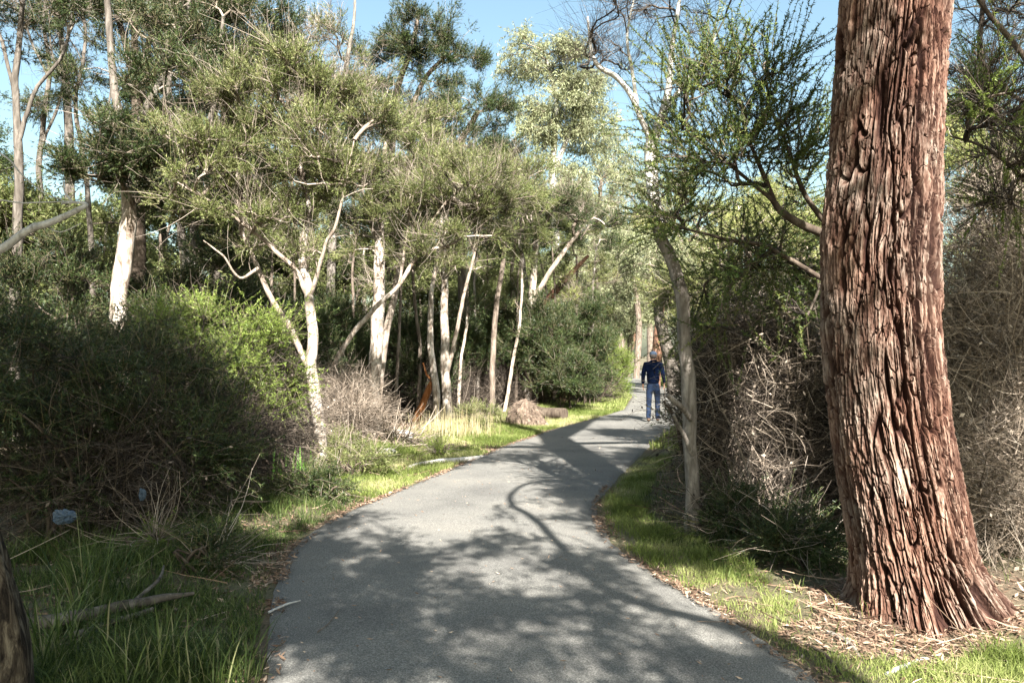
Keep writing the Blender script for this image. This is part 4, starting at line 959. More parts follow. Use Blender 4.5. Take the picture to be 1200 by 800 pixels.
tangle('dead_brush', 'paler outer twigs hanging over the dark dead tangle left of the big trunk', [pc(880, 490, 80, 90, 8.0, .5, 2), pc(930, 400, 55, 90, 8.2, .5, 1.6), pc(865, 365, 60, 60, 8.2, .5, 1.2), pc(900, 600, 60, 60, 7.8, .4, 1)], 950, T(141), 'dead', r=(.002, .006), curl=.55)
tangle('dead_brush', 'grey-brown tangle of dead twigs right of the big trunk', [pc(1160, 430, 90, 120, 7.0, .6, 3), pc(1170, 560, 80, 90, 6.6, .5, 2), pc(1210, 300, 90, 90, 7.4, .6, 2), pc(1250, 450, 90, 160, 7, .6, 2)], 9000, T(142), 'dead', r=(.0016, .005))
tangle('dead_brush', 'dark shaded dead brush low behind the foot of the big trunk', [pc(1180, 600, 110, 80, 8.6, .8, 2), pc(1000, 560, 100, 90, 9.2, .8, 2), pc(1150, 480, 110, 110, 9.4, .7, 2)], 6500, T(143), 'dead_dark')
# back-up foliage behind the brush
for k_, (px, Yd, cx_, cy_, rx, ry, n, lab, lf, st) in enumerate([
    (870, 11.5, 880, 470, 95, 85, 300, 'dark bush inside the dead tangle left of the big trunk', 'dark', 'brush'),
    (960, 10.8, 960, 560, 80, 90, 200, 'dark bush in the shade directly behind the big trunk', 'dark', 'brush'),
    (860, 13.5, 850, 350, 70, 45, 170, 'yellow-green leafy bush above the dead tangle', 'olive', 'frond'),
    (940, 13, 935, 370, 55, 60, 170, 'green bush above the dead tangle next to the big trunk', 'spiky', 'frond'),
    (1170, 10.8, 1170, 500, 100, 100, 260, 'dark bush behind the grey-brown tangle right of the big trunk', 'dark', 'brush'),
    (1180, 12.5, 1175, 330, 70, 60, 170, 'leafy olive bush at the right edge behind the tangle', 'olive', 'frond'),
    (870, 15, 865, 410, 40, 40, 110, 'shaded bush behind the slender grey trunk', 'dark', 'brush')]):
    make_shrub('shrub', lab, ((px - CX) / F * Yd, Yd), [sb(cx_, cy_, rx, ry, Yd, 1.1, n)], st, lf, T(520 + k_), dens=1.1, size=1.15, bare=400)
# right edge trees
Y = 6.6
v0 = [(5.2, 6.9, -.05, .09), (5.1, 6.8, 1.3, .08), (4.75, 6.6, 2.5, .06)] + pl(Y, [(1230, 130, 4), (1195, 60, 3.4), (1160, 20, 2.6), (1130, -30, 1.5)], False)
v1 = [(4.75, 6.6, 2.5, .05)] + pl(Y, [(1220, 230, 3), (1180, 190, 2.4), (1150, 170, 1.8), (1115, 160, 1)], False)
v2 = pl(Y, [(1230, 130, 3), (1185, 110, 2.2), (1140, 60, 1.4)], False)
make_tree('spiky_tree', 'bright green spiky sprays reaching in from the right edge over the big trunk', 'tree', base_of(v0), [v0, v1, v2],
          [pb(1150, 135, 48, 24, Y - .5, .35, 60), pb(1180, 185, 40, 30, Y, .4, 45), pb(1175, 240, 35, 30, Y, .4, 30)], 'spiky', 'bright', 'bark_dark', T(133), bf=.2, bare=700, twigbark='dead_dark', dens=.8, shell=.1)
Y = 9.5
v0 = pl(Y, [(1190, 560, 7), (1180, 400, 6.5), (1175, 250, 5), (1160, 120, 4), (1150, 30, 3), (1165, -60, 2)])
v1 = pl(Y, [(1175, 250, 4), (1200, 160, 3), (1210, 60, 2)], False)
make_tree('bare_tree', 'dark bare-twigged tree against the sky right of the big trunk', 'tree', base_of(v0), [v0, v1],
          [pb(1165, 60, 60, 90, Y, 1.0, 200), pb(1190, 200, 50, 60, Y, .9, 80)], 'spiky', 'spiky', 'bark_dark', T(134), bf=.35, bare=1800, dead=.88, twigbark='dead_dark')

# left side dead brush
tangle('dead_brush', 'arching dry brush between the forked and the straight white trunks', [pc(410, 500, 34, 34, 14.5, .7, 2), pc(395, 470, 30, 30, 14.8, .6, 1)], 2600, T(150), 'dead', r=(.0025, .006), L=(.3, .9))
tangle('stick_heap', 'heap of bleached dead sticks at the foot of the straight white trunk', [pc(462, 523, 32, 16, 14.6, .5, 2), pc(440, 533, 24, 12, 14.2, .4, 1)], 900, T(151), 'dead', r=(.004, .014), L=(.3, .9), updir=0, cat='stick heap', curl=.12, leaves=0)
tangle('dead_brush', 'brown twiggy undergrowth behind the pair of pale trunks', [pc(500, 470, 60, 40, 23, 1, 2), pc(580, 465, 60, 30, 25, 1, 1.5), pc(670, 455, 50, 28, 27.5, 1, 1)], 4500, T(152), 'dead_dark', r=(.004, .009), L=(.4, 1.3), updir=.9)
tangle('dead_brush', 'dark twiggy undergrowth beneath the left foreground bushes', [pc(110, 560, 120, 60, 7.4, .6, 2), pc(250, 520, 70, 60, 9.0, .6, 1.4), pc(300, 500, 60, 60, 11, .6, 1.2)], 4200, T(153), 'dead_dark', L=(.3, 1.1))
tangle('dead_brush', 'pale dry twigs beneath the forked white tree', [pc(335, 500, 40, 45, 12.2, .5, 2), pc(300, 530, 35, 30, 11.2, .5, 1)], 1300, T(154), 'dead', L=(.2, .8))

# low plants on the left verge
def low_plant(name, label, px, py, rx, ry, n, lf, sty, seed, dens=1.0, size=.8, bare=80, cat='shrub'):
    g = gp(px, py); Yd = g[1]; hgt = ry * Yd / F
    make_shrub(name, label, (g[0], g[1]), [((g[0], g[1], hgt), (rx * Yd / F, rx * Yd / F * .8, hgt), n)], sty, lf, T(seed), 6, None, dens, size, bare, hmin=.03)
low_plant('low_shrub', 'low dark feathery shrub at the foot of the forked white tree', 375, 588, 42, 14, 90, 'dark', 'frond', 600)
low_plant('low_shrub', 'pale green low shrub between the forked tree and the stick heap', 415, 560, 32, 18, 80, 'tea', 'frond', 601)
low_plant('low_shrub', 'small bright green clump in the sunlit verge by the fallen branch', 515, 535, 16, 7, 40, 'bright', 'frond', 602)
low_plant('low_shrub', 'small olive shrub at the left end of the stick heap', 405, 535, 24, 16, 60, 'tea', 'brush', 603)
low_plant('low_shrub', 'leafy low shrub left of the brown stump', 560, 505, 26, 16, 70, 'tea', 'brush', 604)
low_plant('low_shrub', 'dim low bush in the shade above the fallen log', 225, 672, 34, 16, 30, 'dark', 'frond', 605)
low_plant('low_shrub', 'dark low bush at the foot of the dead tangle near the slender trunk', 868, 632, 44, 26, 90, 'dark', 'frond', 607)
low_plant('low_shrub', 'dark low bush beside the left foot of the big trunk', 935, 660, 46, 30, 90, 'dark', 'frond', 608)
low_plant('low_shrub', 'small yellow-green plant catching light in the left shade', 190, 655, 26, 16, 26, 'bright', 'frond', 606, size=.7)

def strap(name, label, cat, c, n, h, wd, mt, rng, spread=.5, bend=.9, rad=.12, group=None):
    b = np.stack([c[0] + rng.normal(size=n) * rad, c[1] + rng.normal(size=n) * rad, np.zeros(n)], -1); b[:, 2] = gh(b[:, 0], b[:, 1]) - .01
    az = rng.uniform(0, 2 * np.pi, n); o = np.stack([np.cos(az), np.sin(az), np.zeros(n)], -1) * rng.uniform(.1, 1, (n, 1)) * spread
    Hh = rng.uniform(*h, n)[:, None]; s = np.stack([-np.sin(az), np.cos(az), np.zeros(n)], -1); K = 7
    t = np.linspace(0, 1, K); C = []
    bd = rng.uniform(.2, 1, (n, 1)) * bend
    for q in t: C.append(b + o * Hh * (q * .6 + bd * q * q * .9) + np.array([0, 0, 1.]) * Hh * (q - .42 * bd * q**2.4))
    C = np.stack(C, 1); wv = wd * rng.uniform(.7, 1.2, n)[:, None] * np.array([.8, 1, 1, .9, .7, .42, .04])[None]
    V = np.stack([C - s[:, None] * wv[..., None] / 2, C + s[:, None] * wv[..., None] / 2], 2)
    k = (np.arange(n) * K * 2)[:, None] + (np.arange(K - 1) * 2)[None]
    f = np.stack([k, k + 1, k + 3, k + 2], -1).reshape(-1, 4)
    mb = MB(); mb.add(V, f, 0, np.repeat(rng.uniform(0, 1, n), K - 1), True)
    org = np.array([c[0], c[1], float(gh(c[0], c[1]))]); return tag(mb.build(name, M[mt], None, org), label, cat, group)
g = gp(325, 560); strap('strap_leaf_plant', 'green strap-leaved plant left of the forked white trunk', 'plant', g, 46, (.35, .62), .032, 'strap', T(610), .45, .7, .22)
g = gp(350, 552); strap('strap_leaf_plant', 'smaller strap-leaved plant touching the forked white trunk', 'plant', g, 24, (.3, .5), .028, 'strap', T(611), .4, .6, .12)
for i, (px, py, lab, h) in enumerate([(60, 790, 'long-bladed tussock beside the rough corner trunk', (.35, .7)), (110, 715, 'tall thin tussock behind the fallen log', (.4, .75)), (190, 800, 'arching tussock at the bottom left in front of the fallen log', (.25, .5)),
                                      (255, 800, 'low arching tussock nearest the path at the bottom left', (.2, .42))]):
    strap('grass_tussock', lab, 'grass tussock', gp(px, py), 90, h, .0075, 'shaded_grass', T(620 + i), .8, 1.1, .10, 'long-bladed tussocks in the left foreground')
for i, (px, py, lab) in enumerate([(528, 515, 'tall dry straw clump in front of the pair of pale trunks'), (555, 512, 'dry straw clump left of the leafy low shrub'), (575, 500, 'straw clump just left of the brown stump'), (505, 512, 'straw clump below the orange leaning wood')]):
    strap('straw_clump', lab, 'dry grass clump', gp(px, py), 150, (.35, .95 if i == 0 else .6), .008, 'straw', T(630 + i), .35, .5, .25, 'dry straw clumps on the left verge')

# ------------------------------------------------------------------ wood lying about
rng = T(700)
def simple_limb(name, label, cat, L, mt, sides=14, amp=.12, group=None, extra=()):
    mb = MB(); L = np.array(L)
    limb(L[:, :3], L[:, 3], sides, 6, amp, int(rng.integers(1, 90)), mb)
    for e in extra:
        e = np.array(e); limb(e[:, :3], e[:, 3], 8, 4, amp, int(rng.integers(1, 90)), mb)
    org = np.array([L[0][0], L[0][1], 0.]); return tag(mb.build(name, M[mt], None, org), label, cat, group)
def gl(pts):
    o = []
    for p in pts: g = gp(p[0], p[1]); r = p[2] * g[1] / F; o.append((g[0], g[1], float(gh(g[0], g[1])) + r * .6 + (p[3] if len(p) > 3 else 0), r))
    return o
simple_limb('fallen_log', 'split weathered log lying in the shaded grass at the lower left', 'log', gl([(44, 750, 8, .07), (90, 743, 7.5, .08), (150, 732, 6.5, .09), (190, 725, 5, .10), (228, 719, 2, .12)]), 'bark_slate', extra=[gl([(80, 752, 4, .03), (130, 743, 4, .05), (180, 731, 3, .08)]), gl([(150, 733, 3, .09), (185, 712, 2, .16), (192, 700, 1, .2)])])
simple_limb('fallen_branch', 'pale barkless branch lying along the sunny verge beside the path', 'branch', gl([(478, 549, 2.4), (510, 543, 3.2), (545, 540, 3.4), (566, 536, 2.4)]), 'bark_white')
simple_limb('orange_wood', 'bright orange split trunk leaning right among the pale trunks', 'broken trunk', pl(19.8, [(484, 499, 4.5), (490, 486, 4.8), (497, 468, 4.2), (503, 452, 3.4), (508, 440, 1.6)]), 'orange', extra=[pl(19.8, [(508, 446, 2), (500, 438, 1.4), (496, 425, .8)], False)])
simple_limb('broken_branch', 'broken dark branch jutting over the path beside the slender trunk', 'branch', [(*gp(806, 560)[:2], .02, .03), (*W(797, 508, 8.6), .028), (*W(786, 482, 8.4), .018), (*W(778, 470, 8.3), .008)], 'bark_tan')
# stump mound and cut log
def mound(name, label, cat, px, py, rx, ry, mt, seed):
    g = gp(px, py); rx = rx * g[1] / F; hz = ry * g[1] / F; q = T(seed)
    u = np.linspace(0, 2 * np.pi, 65)[:-1]; v = np.linspace(0, 1, 26)
    U, Vv = np.meshgrid(u, v); rr = (1 - Vv**2.2)**.5 if False else np.cos(Vv * np.pi / 2)**.75
    n = 1 + .45 * fbm(np.cos(U) * 2 + seed, np.sin(U) * 2, Vv * 2, seed, 3) + .05 * vn(U * 12, Vv * 3, 0, seed)
    V = np.stack([g[0] + rx * rr * n * np.cos(U), g[1] + rx * .8 * rr * n * np.sin(U), -.04 + (hz + .04) * np.sin(Vv * np.pi / 2) * (1 + .12 * vn(U * 2, Vv * 3, 0, seed))], -1)
    m = 64; b_ = (np.arange(25) * m)[:, None]; j = np.arange(m)[None]; j2 = (j + 1) % m
    mb = MB(); mb.add(V, np.stack([b_ + j, b_ + j2, b_ + j2 + m, b_ + j + m], -1).reshape(-1, 4), 0, q.uniform(.2, .8, 25 * m), True)
    k = 1500; uu = q.uniform(0, 2 * np.pi, k); vv = q.uniform(0, 1, k); r_ = np.cos(vv * np.pi / 2)**.75
    P = np.stack([g[0] + rx * r_ * np.cos(uu), g[1] + rx * .8 * r_ * np.sin(uu), hz * np.sin(vv * np.pi / 2)], -1)
    D = np.stack([np.cos(uu), np.sin(uu), -.8 + q.normal(size=k) * .5], -1) + q.normal(size=(k, 3)) * .3
    twigs(mb, P, D, q.uniform(.05, .22, k), np.full(k, .004), q, 4, .3)
    tag(mb.build(name, M[mt], None, np.array([g[0], g[1], 0.])), label, cat)
M['fibre'] = attr_mat('brown_root_fibre', [(.06, .043, .033), (.15, .108, .08), (.28, .22, .165)], .95)
mound('root_stump', 'shaggy reddish-brown uprooted stump on the left verge', 'stump', 616, 500, 19, 30, 'fibre', 9)
lg = thing('cut_log', 'short cut log with its dark round end facing the path', 'log', (*gp(650, 492)[:2], .0))
c = gp(650, 492); mb = MB(); r = .16
L = np.array([(c[0] - .6, c[1] + .6, r * .95, r), (c[0] - .2, c[1] + .25, r, r * 1.02), (c[0] + .22, c[1] - .12, r, r)])
limb(L[:, :3], L[:, 3], 22, 8, .10, 4, mb); mb.build('bark', M['bark_dark'], lg, np.array([c[0], c[1], 0.]))
mb = MB(); ax = nrm(L[2, :3] - L[1, :3]); A, B = frames(ax[None]); th = np.linspace(0, 2 * np.pi, 25)[:-1]
cc = L[2, :3] + ax * .006; ring = cc + r * .9 * (np.cos(th)[:, None] * A[0] + np.sin(th)[:, None] * B[0]); ring2 = cc + ax * .012 + r * .8 * (np.cos(th)[:, None] * A[0] + np.sin(th)[:, None] * B[0])
j = np.arange(24); mb.add(np.vstack([ring, ring2, (cc + ax * .008)[None]]), np.stack([j, (j + 1) % 24, (j + 1) % 24 + 24, j + 24], -1)); mb.f.append((np.stack([j + 24, (j + 1) % 24 + 24, np.full(24, 48)], -1), 0, np.full(24, .5), False))
tag(mb.build('cut_face', M['bark_dark'], lg, np.array([c[0], c[1], 0.])), 'dark sawn end face')
# sticks
for i, (a, b, r, lab) in enumerate([((970, 742), (1010, 775), 3.2, 'forked grey stick on the bark litter left of the big trunk'), ((1000, 690), (1006, 752), 2.4, 'dark short stick leaning on the bark litter'), ((1040, 790), (1090, 770), 3, 'pale curved stick at the bottom below the big trunk'), ((932, 752), (985, 790), 2.6, 'thin dark stick on the verge at the bottom right')]):
    simple_limb('stick', lab, 'stick', gl([(*a, r), ((a[0] + b[0]) / 2 + 4, (a[1] + b[1]) / 2 - 3, r * .9, .01), (*b, r * .5)]), ['bark_grey', 'bark_dark', 'bleached', 'bark_dark'][i], 8, .15, 'sticks round the foot of the big trunk')
simple_limb('stick', 'thin dry stick lying on the asphalt near the left edge', 'stick', [(*gp(372, 748)[:2], .04, .004), (*gp(385, 738)[:2], .042, .003), (*gp(398, 722)[:2], .046, .002)], 'bark_tan', 6, .1)
simple_limb('stick', 'pale stick among leaves at the left edge of the path', 'stick', [(*gp(315, 722)[:2], .03, .008), (*gp(335, 716)[:2], .045, .007), (*gp(352, 712)[:2], .05, .004)], 'bleached', 6, .1)
# pale stones in the stick heap
def stone(px, py, r, lab, seed, dz=0):
    g = gp(px, py); q = T(seed); u = np.linspace(0, 2 * np.pi, 17)[:-1]; v = np.linspace(-.98, .98, 9) * np.pi / 2; U, Vv = np.meshgrid(u, v)
    n = 1 + .22 * fbm(np.cos(U) * np.cos(Vv) * 1.6 + seed, np.sin(U) * np.cos(Vv) * 1.6, np.sin(Vv) * 1.6, seed, 2)
    V = np.stack([g[0] + r * 1.3 * n * np.cos(U) * np.cos(Vv), g[1] + r * n * np.sin(U) * np.cos(Vv), r * .5 + dz + r * .75 * n * np.sin(Vv)], -1)
    b_ = (np.arange(8) * 16)[:, None]; j = np.arange(16)[None]; j2 = (j + 1) % 16
    mb = MB(); mb.add(V, np.stack([b_ + j, b_ + j2, b_ + j2 + 16, b_ + j + 16], -1).reshape(-1, 4), 0, None, True)
    tag(mb.build('stone', M['stone'], None, np.array([g[0], g[1], 0.])), lab, 'stone')
M['stone'] = bark_mat('pale_stone', [(.3, .27, .24), (.5, .47, .43), (.62, .6, .57)], (9, 9, 9), .5, .01)
stone(455, 535, .11, 'pale stone low in the stick heap', 1); stone(471, 519, .17, 'larger pale stone on the right of the stick heap', 2, .05)

# ------------------------------------------------------------------ plastic bags
def bag(name, label, c, s, seed):
    u = np.linspace(0, 2 * np.pi, 49)[:-1]; v = np.linspace(-.97, .97, 28) * np.pi / 2; U, Vv = np.meshgrid(u, v)
    dx, dy, dz = np.cos(U) * np.cos(Vv), np.sin(U) * np.cos(Vv), np.sin(Vv)
    n = 1 + .5 * (.5 - np.abs(fbm(dx * 2.2 + seed, dy * 2.2, dz * 2.2, seed, 3))) + .15 * np.abs(vn(dx * 7, dy * 7, dz * 7, seed))
    V = np.stack([c[0] + s[0] * n * dx, c[1] + s[1] * n * dy, c[2] + s[2] * n * dz * (1 + .5 * np.clip(-dx, 0, 1))], -1)
    b_ = (np.arange(27) * 48)[:, None]; j = np.arange(48)[None]; j2 = (j + 1) % 48
    mb = MB(); mb.add(V, np.stack([b_ + j, b_ + j2, b_ + j2 + 48, b_ + j + 48], -1).reshape(-1, 4), 0, None, False)
    tag(mb.build(name, M['plastic'], None, np.asarray(c)), label, 'plastic bag')
m_, nt_, b_ = mat('thin_plastic'); b_.inputs['Base Color'].default_value = (.09, .13, .18, 1); b_.inputs['Roughness'].default_value = .3
t_ = nt_.nodes.new('ShaderNodeBsdfTranslucent'); t_.inputs['Color'].default_value = (.09, .13, .18, 1); x_ = nt_.nodes.new('ShaderNodeMixShader'); x_.inputs[0].default_value = .4
nt_.links.new(b_.outputs[0], x_.inputs[1]); nt_.links.new(t_.outputs[0], x_.inputs[2]); nt_.links.new(x_.outputs[0], nt_.nodes['Material Output'].inputs['Surface']); M['plastic'] = m_
p = W(76, 605, 5.5); bag('plastic_bag', 'crumpled pale blue plastic bag under the dark bush', (p[0], p[1], p[2]), (.065, .045, .04), 3)
p = W(167, 579, 6.0); bag('plastic_bag', 'small scrap of pale plastic caught in the dark bush', p, (.022, .02, .035), 5)

# ------------------------------------------------------------------ far fence
M['paint'] = bark_mat('white_paint', [(.6, .6, .58), (.74, .74, .72), (.8, .8, .78)], (3, 3, 3), .2, .003)
fx0, fy0, fx1, fy1 = 8.9, 68.5, 10.9, 73.5
fe = thing('white_fence', 'short white post and rail fence at the far end of the path', 'fence', (fx0, fy0, 0))
def box(mb, c, s, rz=0):
    v = np.array([[x, y, z] for x in (-.5, .5) for y in (-.5, .5) for z in (-.5, .5)]) * s
    ca, sa = math.cos(rz), math.sin(rz); v = np.stack([v[:, 0] * ca - v[:, 1] * sa, v[:, 0] * sa + v[:, 1] * ca, v[:, 2]], -1) + np.asarray(c)
    mb.add(v, [[0, 1, 3, 2], [4, 6, 7, 5], [0, 4, 5, 1], [2, 3, 7, 6], [0, 2, 6, 4], [1, 5, 7, 3]])
dx_, dy_ = fx1 - fx0, fy1 - fy0; ang = math.atan2(dy_, dx_)
for k_ in range(4):
    mb = MB(); box(mb, (fx0 + dx_ * k_ / 3, fy0 + dy_ * k_ / 3, .52), (.13, .13, 1.16), ang); mb.build('post', M['paint'], fe, np.array([fx0, fy0, 0.]))
for z in (.45, .9):
    mb = MB(); box(mb, (fx0 + dx_ / 2 + .09, fy0 + dy_ / 2 - .04, z), (math.hypot(dx_, dy_) + .2, .045, .13), ang); mb.build('rail', M['paint'], fe, np.array([fx0, fy0, 0.]))

# ------------------------------------------------------------------ walking man
def plain(name, c, rough=.8, var=.15, sc=20):
    m, nt, b = mat(name); tc = nt.nodes.new('ShaderNodeTexCoord'); n = N(nt, 'ShaderNodeTexNoise', Scale=float(sc), Detail=4.0)
    nt.links.new(tc.outputs['Object'], n.inputs['Vector'])
    r = ramp(nt, n.outputs['Fac'], [(.3, tuple(v * (1 - var) for v in c)), (.7, tuple(min(1, v * (1 + var)) for v in c))])
    nt.links.new(r.outputs[0], b.inputs['Base Color']); b.inputs['Roughness'].default_value = rough; b.inputs['Specular IOR Level'].default_value = .08
    bp = nt.nodes.new('ShaderNodeBump'); bp.inputs['Distance'].default_value = .01; bp.inputs['Strength'].default_value = .5
    nt.links.new(n.outputs['Fac'], bp.inputs['Height']); nt.links.new(bp.outputs[0], b.inputs['Normal']); return m
def skinned(name, V, E, Rd, m, parent, levels=2):
    me = bpy.data.meshes.new(name); me.from_pydata(V, E, []); o = bpy.data.objects.new(name, me); COL.objects.link(o)
    sk = o.modifiers.new('s', 'SKIN'); sk.use_smooth_shade = True
    for i, r in enumerate(Rd):
        sv = me.skin_vertices[0].data[i]; sv.radius = r if isinstance(r, tuple) else (r, r); sv.use_root = (i == 0)
    ss = o.modifiers.new('u', 'SUBSURF'); ss.levels = ss.render_levels = levels
    dg = bpy.context.evaluated_depsgraph_get(); m2 = bpy.data.meshes.new_from_object(o.evaluated_get(dg))
    bpy.data.objects.remove(o); m2.name = name; m2.materials.clear(); m2.materials.append(m)
    for p_ in m2.polygons: p_.use_smooth = True
    r_ = bpy.data.objects.new(name, m2); COL.objects.link(r_); r_.parent = parent; return r_
def person():
    X0, Y0 = 3.50, 19.75
    root = thing('person', 'man in dark blue shirt, jeans and cap walking away along the path', 'person', (X0, Y0, .03), None, math.radians(-14))
    skin = plain('skin', (.50, .30, .21), .6, .08); shirt = plain('navy_shirt', (.004, .009, .030), .95, .4, 9); jean = plain('blue_jeans', (.013, .022, .045), .9, .55, 6)
    capm = plain('cap_cloth', (.07, .095, .14), .85, .2); shoe = plain('brown_shoe', (.12, .08, .055), .7, .3); hair = plain('grey_hair', (.12, .10, .09), .8, .3, 60)
    pel, sp, ch, nk, hb, hd, ht = (0, 0, .95), (0, .01, 1.14), (0, 0, 1.36), (0, .0, 1.49), (0, .02, 1.555), (0, .03, 1.63), (0, .03, 1.70)
    hl, kl, al, fl, tl = (-.09, 0, .90), (-.10, -.03, .50), (-.10, -.20, .13), (-.10, -.16, .05), (-.10, -.05, .035)
    hr, kr, ar, fr, tr = (.09, 0, .90), (.10, .10, .50), (.10, .11, .10), (.10, .14, .045), (.11, .26, .035)
    sL, eL, wL = (-.19, 0, 1.41), (-.24, -.05, 1.15), (-.255, .05, .93); sR, eR, wR = (.19, 0, 1.41), (.25, -.07, 1.16), (.27, .07, .96)
    V, E, Rr = [], [], []
    def add(p, r, par=None):
        V.append(p); Rr.append(r)
        if par is not None: E.append((par, len(V) - 1))
        return len(V) - 1
    a = add(pel, (.085, .07)); b = add(sp, (.10, .075), a); c = add(ch, (.095, .07), b); d = add(nk, .055, c); e = add(hb, .07, d); f = add(hd, (.082, .098), e); g = add(ht, (.066, .08), f)
    add((0, .145, 1.615), .012, f); add((.092, .02, 1.62), .014, f); add((-.092, .02, 1.62), .014, f)
    for s_, e_, w_, sg in ((sL, eL, wL, -1), (sR, eR, wR, 1)):
        i = add((s_[0] * .9, s_[1], s_[2] - .04), .042, c); i = add(e_, .036, i); i = add(w_, .027, i); q = np.array(w_)
        pm = add(tuple(q + (0, .015, -.055)), (.036, .018), i)
        for k, (dy, ln) in enumerate([(-.028, .062), (-.010, .074), (.010, .07), (.028, .055)]):
            k1 = add(tuple(q + (0, .015 + dy, -.10)), .0095, pm); k2 = add(tuple(q + (-sg * .012, .02 + dy, -.10 - ln * .55)), .0085, k1); add(tuple(q + (-sg * .03, .024 + dy, -.10 - ln)), .0075, k2)
        t1 = add(tuple(q + (-sg * .012, .055, -.05)), .010, pm); add(tuple(q + (-sg * .02, .07, -.085)), .009, t1)
    for h_, k_, a_, f_, t_ in ((hl, kl, al, fl, tl), (hr, kr, ar, fr, tr)):
        i = add((h_[0] * .75, h_[1], h_[2]), .05, a); i = add(k_, .05, i); i = add(a_, .037, i); i = add(f_, .026, i); add(t_, .02, i)
    skinned('body', V, E, Rr, skin, root)
    # shirt
    V, E, Rr = [], [], []
    a = add((0, 0, .86), (.175, .14)); b = add((0, .0, 1.12), (.165, .13), a); c = add((0, 0, 1.37), (.185, .125), b); d = add((0, 0, 1.475), (.10, .09), c); add((0, .008, 1.53), .074, d)
    for s_, e_, w_ in ((sL, eL, wL), (sR, eR, wR)):
        i = add(s_, .077, c); i = add(e_, .060, i); m_ = tuple((np.array(e_) * .5 + np.array(w_) * .5)); i = add(m_, .050, i); add(w_, .043, i)
    skinned('shirt', V, E, Rr, shirt, root)
    V, E, Rr = [], [], []
    a = add((0, 0, 1.0), (.145, .115)); b = add((0, -.01, .88), (.175, .135), a)
    for h_, k_, a_ in ((hl, kl, al), (hr, kr, ar)):
        i = add((h_[0], h_[1] - .005, .80), .098, b); m_ = tuple(np.array(h_) * .4 + np.array(k_) * .6); i = add(m_, .083, i); i = add(k_, .072, i); m_ = tuple(np.array(k_) * .45 + np.array(a_) * .55); i = add(m_, .066, i); i = add(a_, .062, i); add((a_[0], a_[1] + .005, a_[2] - .05), .060, i)
    skinned('jeans', V, E, Rr, jean, root)
    for a_, f_, t_ in ((al, fl, tl), (ar, fr, tr)):
        V, E, Rr = [], [], []
        hx = np.array(a_); i = add(tuple(hx + (0, -.01, .0)), .052); i = add(tuple(np.array(f_) + (0, -.04, 0)), .042, i); i = add(tuple(f_), (.044, .04), i); add(tuple(t_), (.044, .03), i)
        skinned('shoe', V, E, Rr, shoe, root)
    # hair and cap
    def dome(name, m, cz, sx, sy, sz, lo, y=.02, brim=False):
        u = np.linspace(0, 2 * np.pi, 33)[:-1]; v = np.linspace(lo, .985, 14) * np.pi / 2; U, Vv = np.meshgrid(u, v)
        P = np.stack([sx * np.cos(U) * np.cos(Vv), y + sy * np.sin(U) * np.cos(Vv), cz + sz * np.sin(Vv)], -1)
        b_ = (np.arange(13) * 32)[:, None]; j = np.arange(32)[None]; j2 = (j + 1) % 32
        mb = MB(); mb.add(P, np.stack([b_ + j, b_ + j2, b_ + j2 + 32, b_ + j + 32], -1).reshape(-1, 4), 0, None, True)
        o = mb.build(name, m, root)
        return o, P
    dome('hair', hair, 1.635, .090, .104, .10, -.55, .015)
    cp, P = dome('cap', capm, 1.665, .093, .108, .080, -.10, .022)
    mb = MB(); t = np.linspace(.15 * np.pi, .85 * np.pi, 13); inn = np.stack([.098 * np.cos(t), .022 + .113 * np.sin(t), np.full(13, 1.650)], -1); out = inn + np.stack([np.zeros(13), .075 * np.sin(t), np.full(13, -.018)], -1)
    lo = inn - (0, 0, .005); lo2 = out - (0, 0, .005); A = np.vstack([inn, out, lo, lo2]); j = np.arange(12)
    mb.add(A, np.vstack([np.stack([j, j + 1, j + 14, j + 13], -1), np.stack([j + 26, j + 39, j + 40, j + 27], -1), np.stack([j + 13, j + 14, j + 40, j + 39], -1)]), 0, None, True)
    br = mb.build('brim', capm, None); br.parent = cp
    for sx in (-.03, .03):
        mb = MB(); u = np.linspace(0, 2 * np.pi, 9)[:-1]; P = np.stack([sx + .011 * np.cos(u), np.full(8, .118), 1.63 + .006 * np.sin(u)], -1); P = np.vstack([P, [[sx, .126, 1.63]]]); j = np.arange(8)
        mb.add(P, np.stack([j, (j + 1) % 8, np.full(8, 8)], -1)); mb.build('eye', hair, root)
    # thin stick in his right hand
    mb = MB(); ca, sa = math.cos(math.radians(-14)), math.sin(math.radians(-14)); tr_ = lambda p: (X0 + p[0] * ca - p[1] * sa, Y0 + p[0] * sa + p[1] * ca, p[2] + .03)
    L = np.array([(*tr_((.265, .095, .90)), .009), (*tr_((.285, .12, .5)), .008), (*tr_((.30, .16, .005)), .007)]); limb(L[:, :3], L[:, 3], 8, 3, .05, 3, mb)
    tag(mb.build('walking_stick', M['bark_dark'], None, L[-1, :3]), 'thin dark walking stick at the right side of the walking man', 'walking stick')
person()

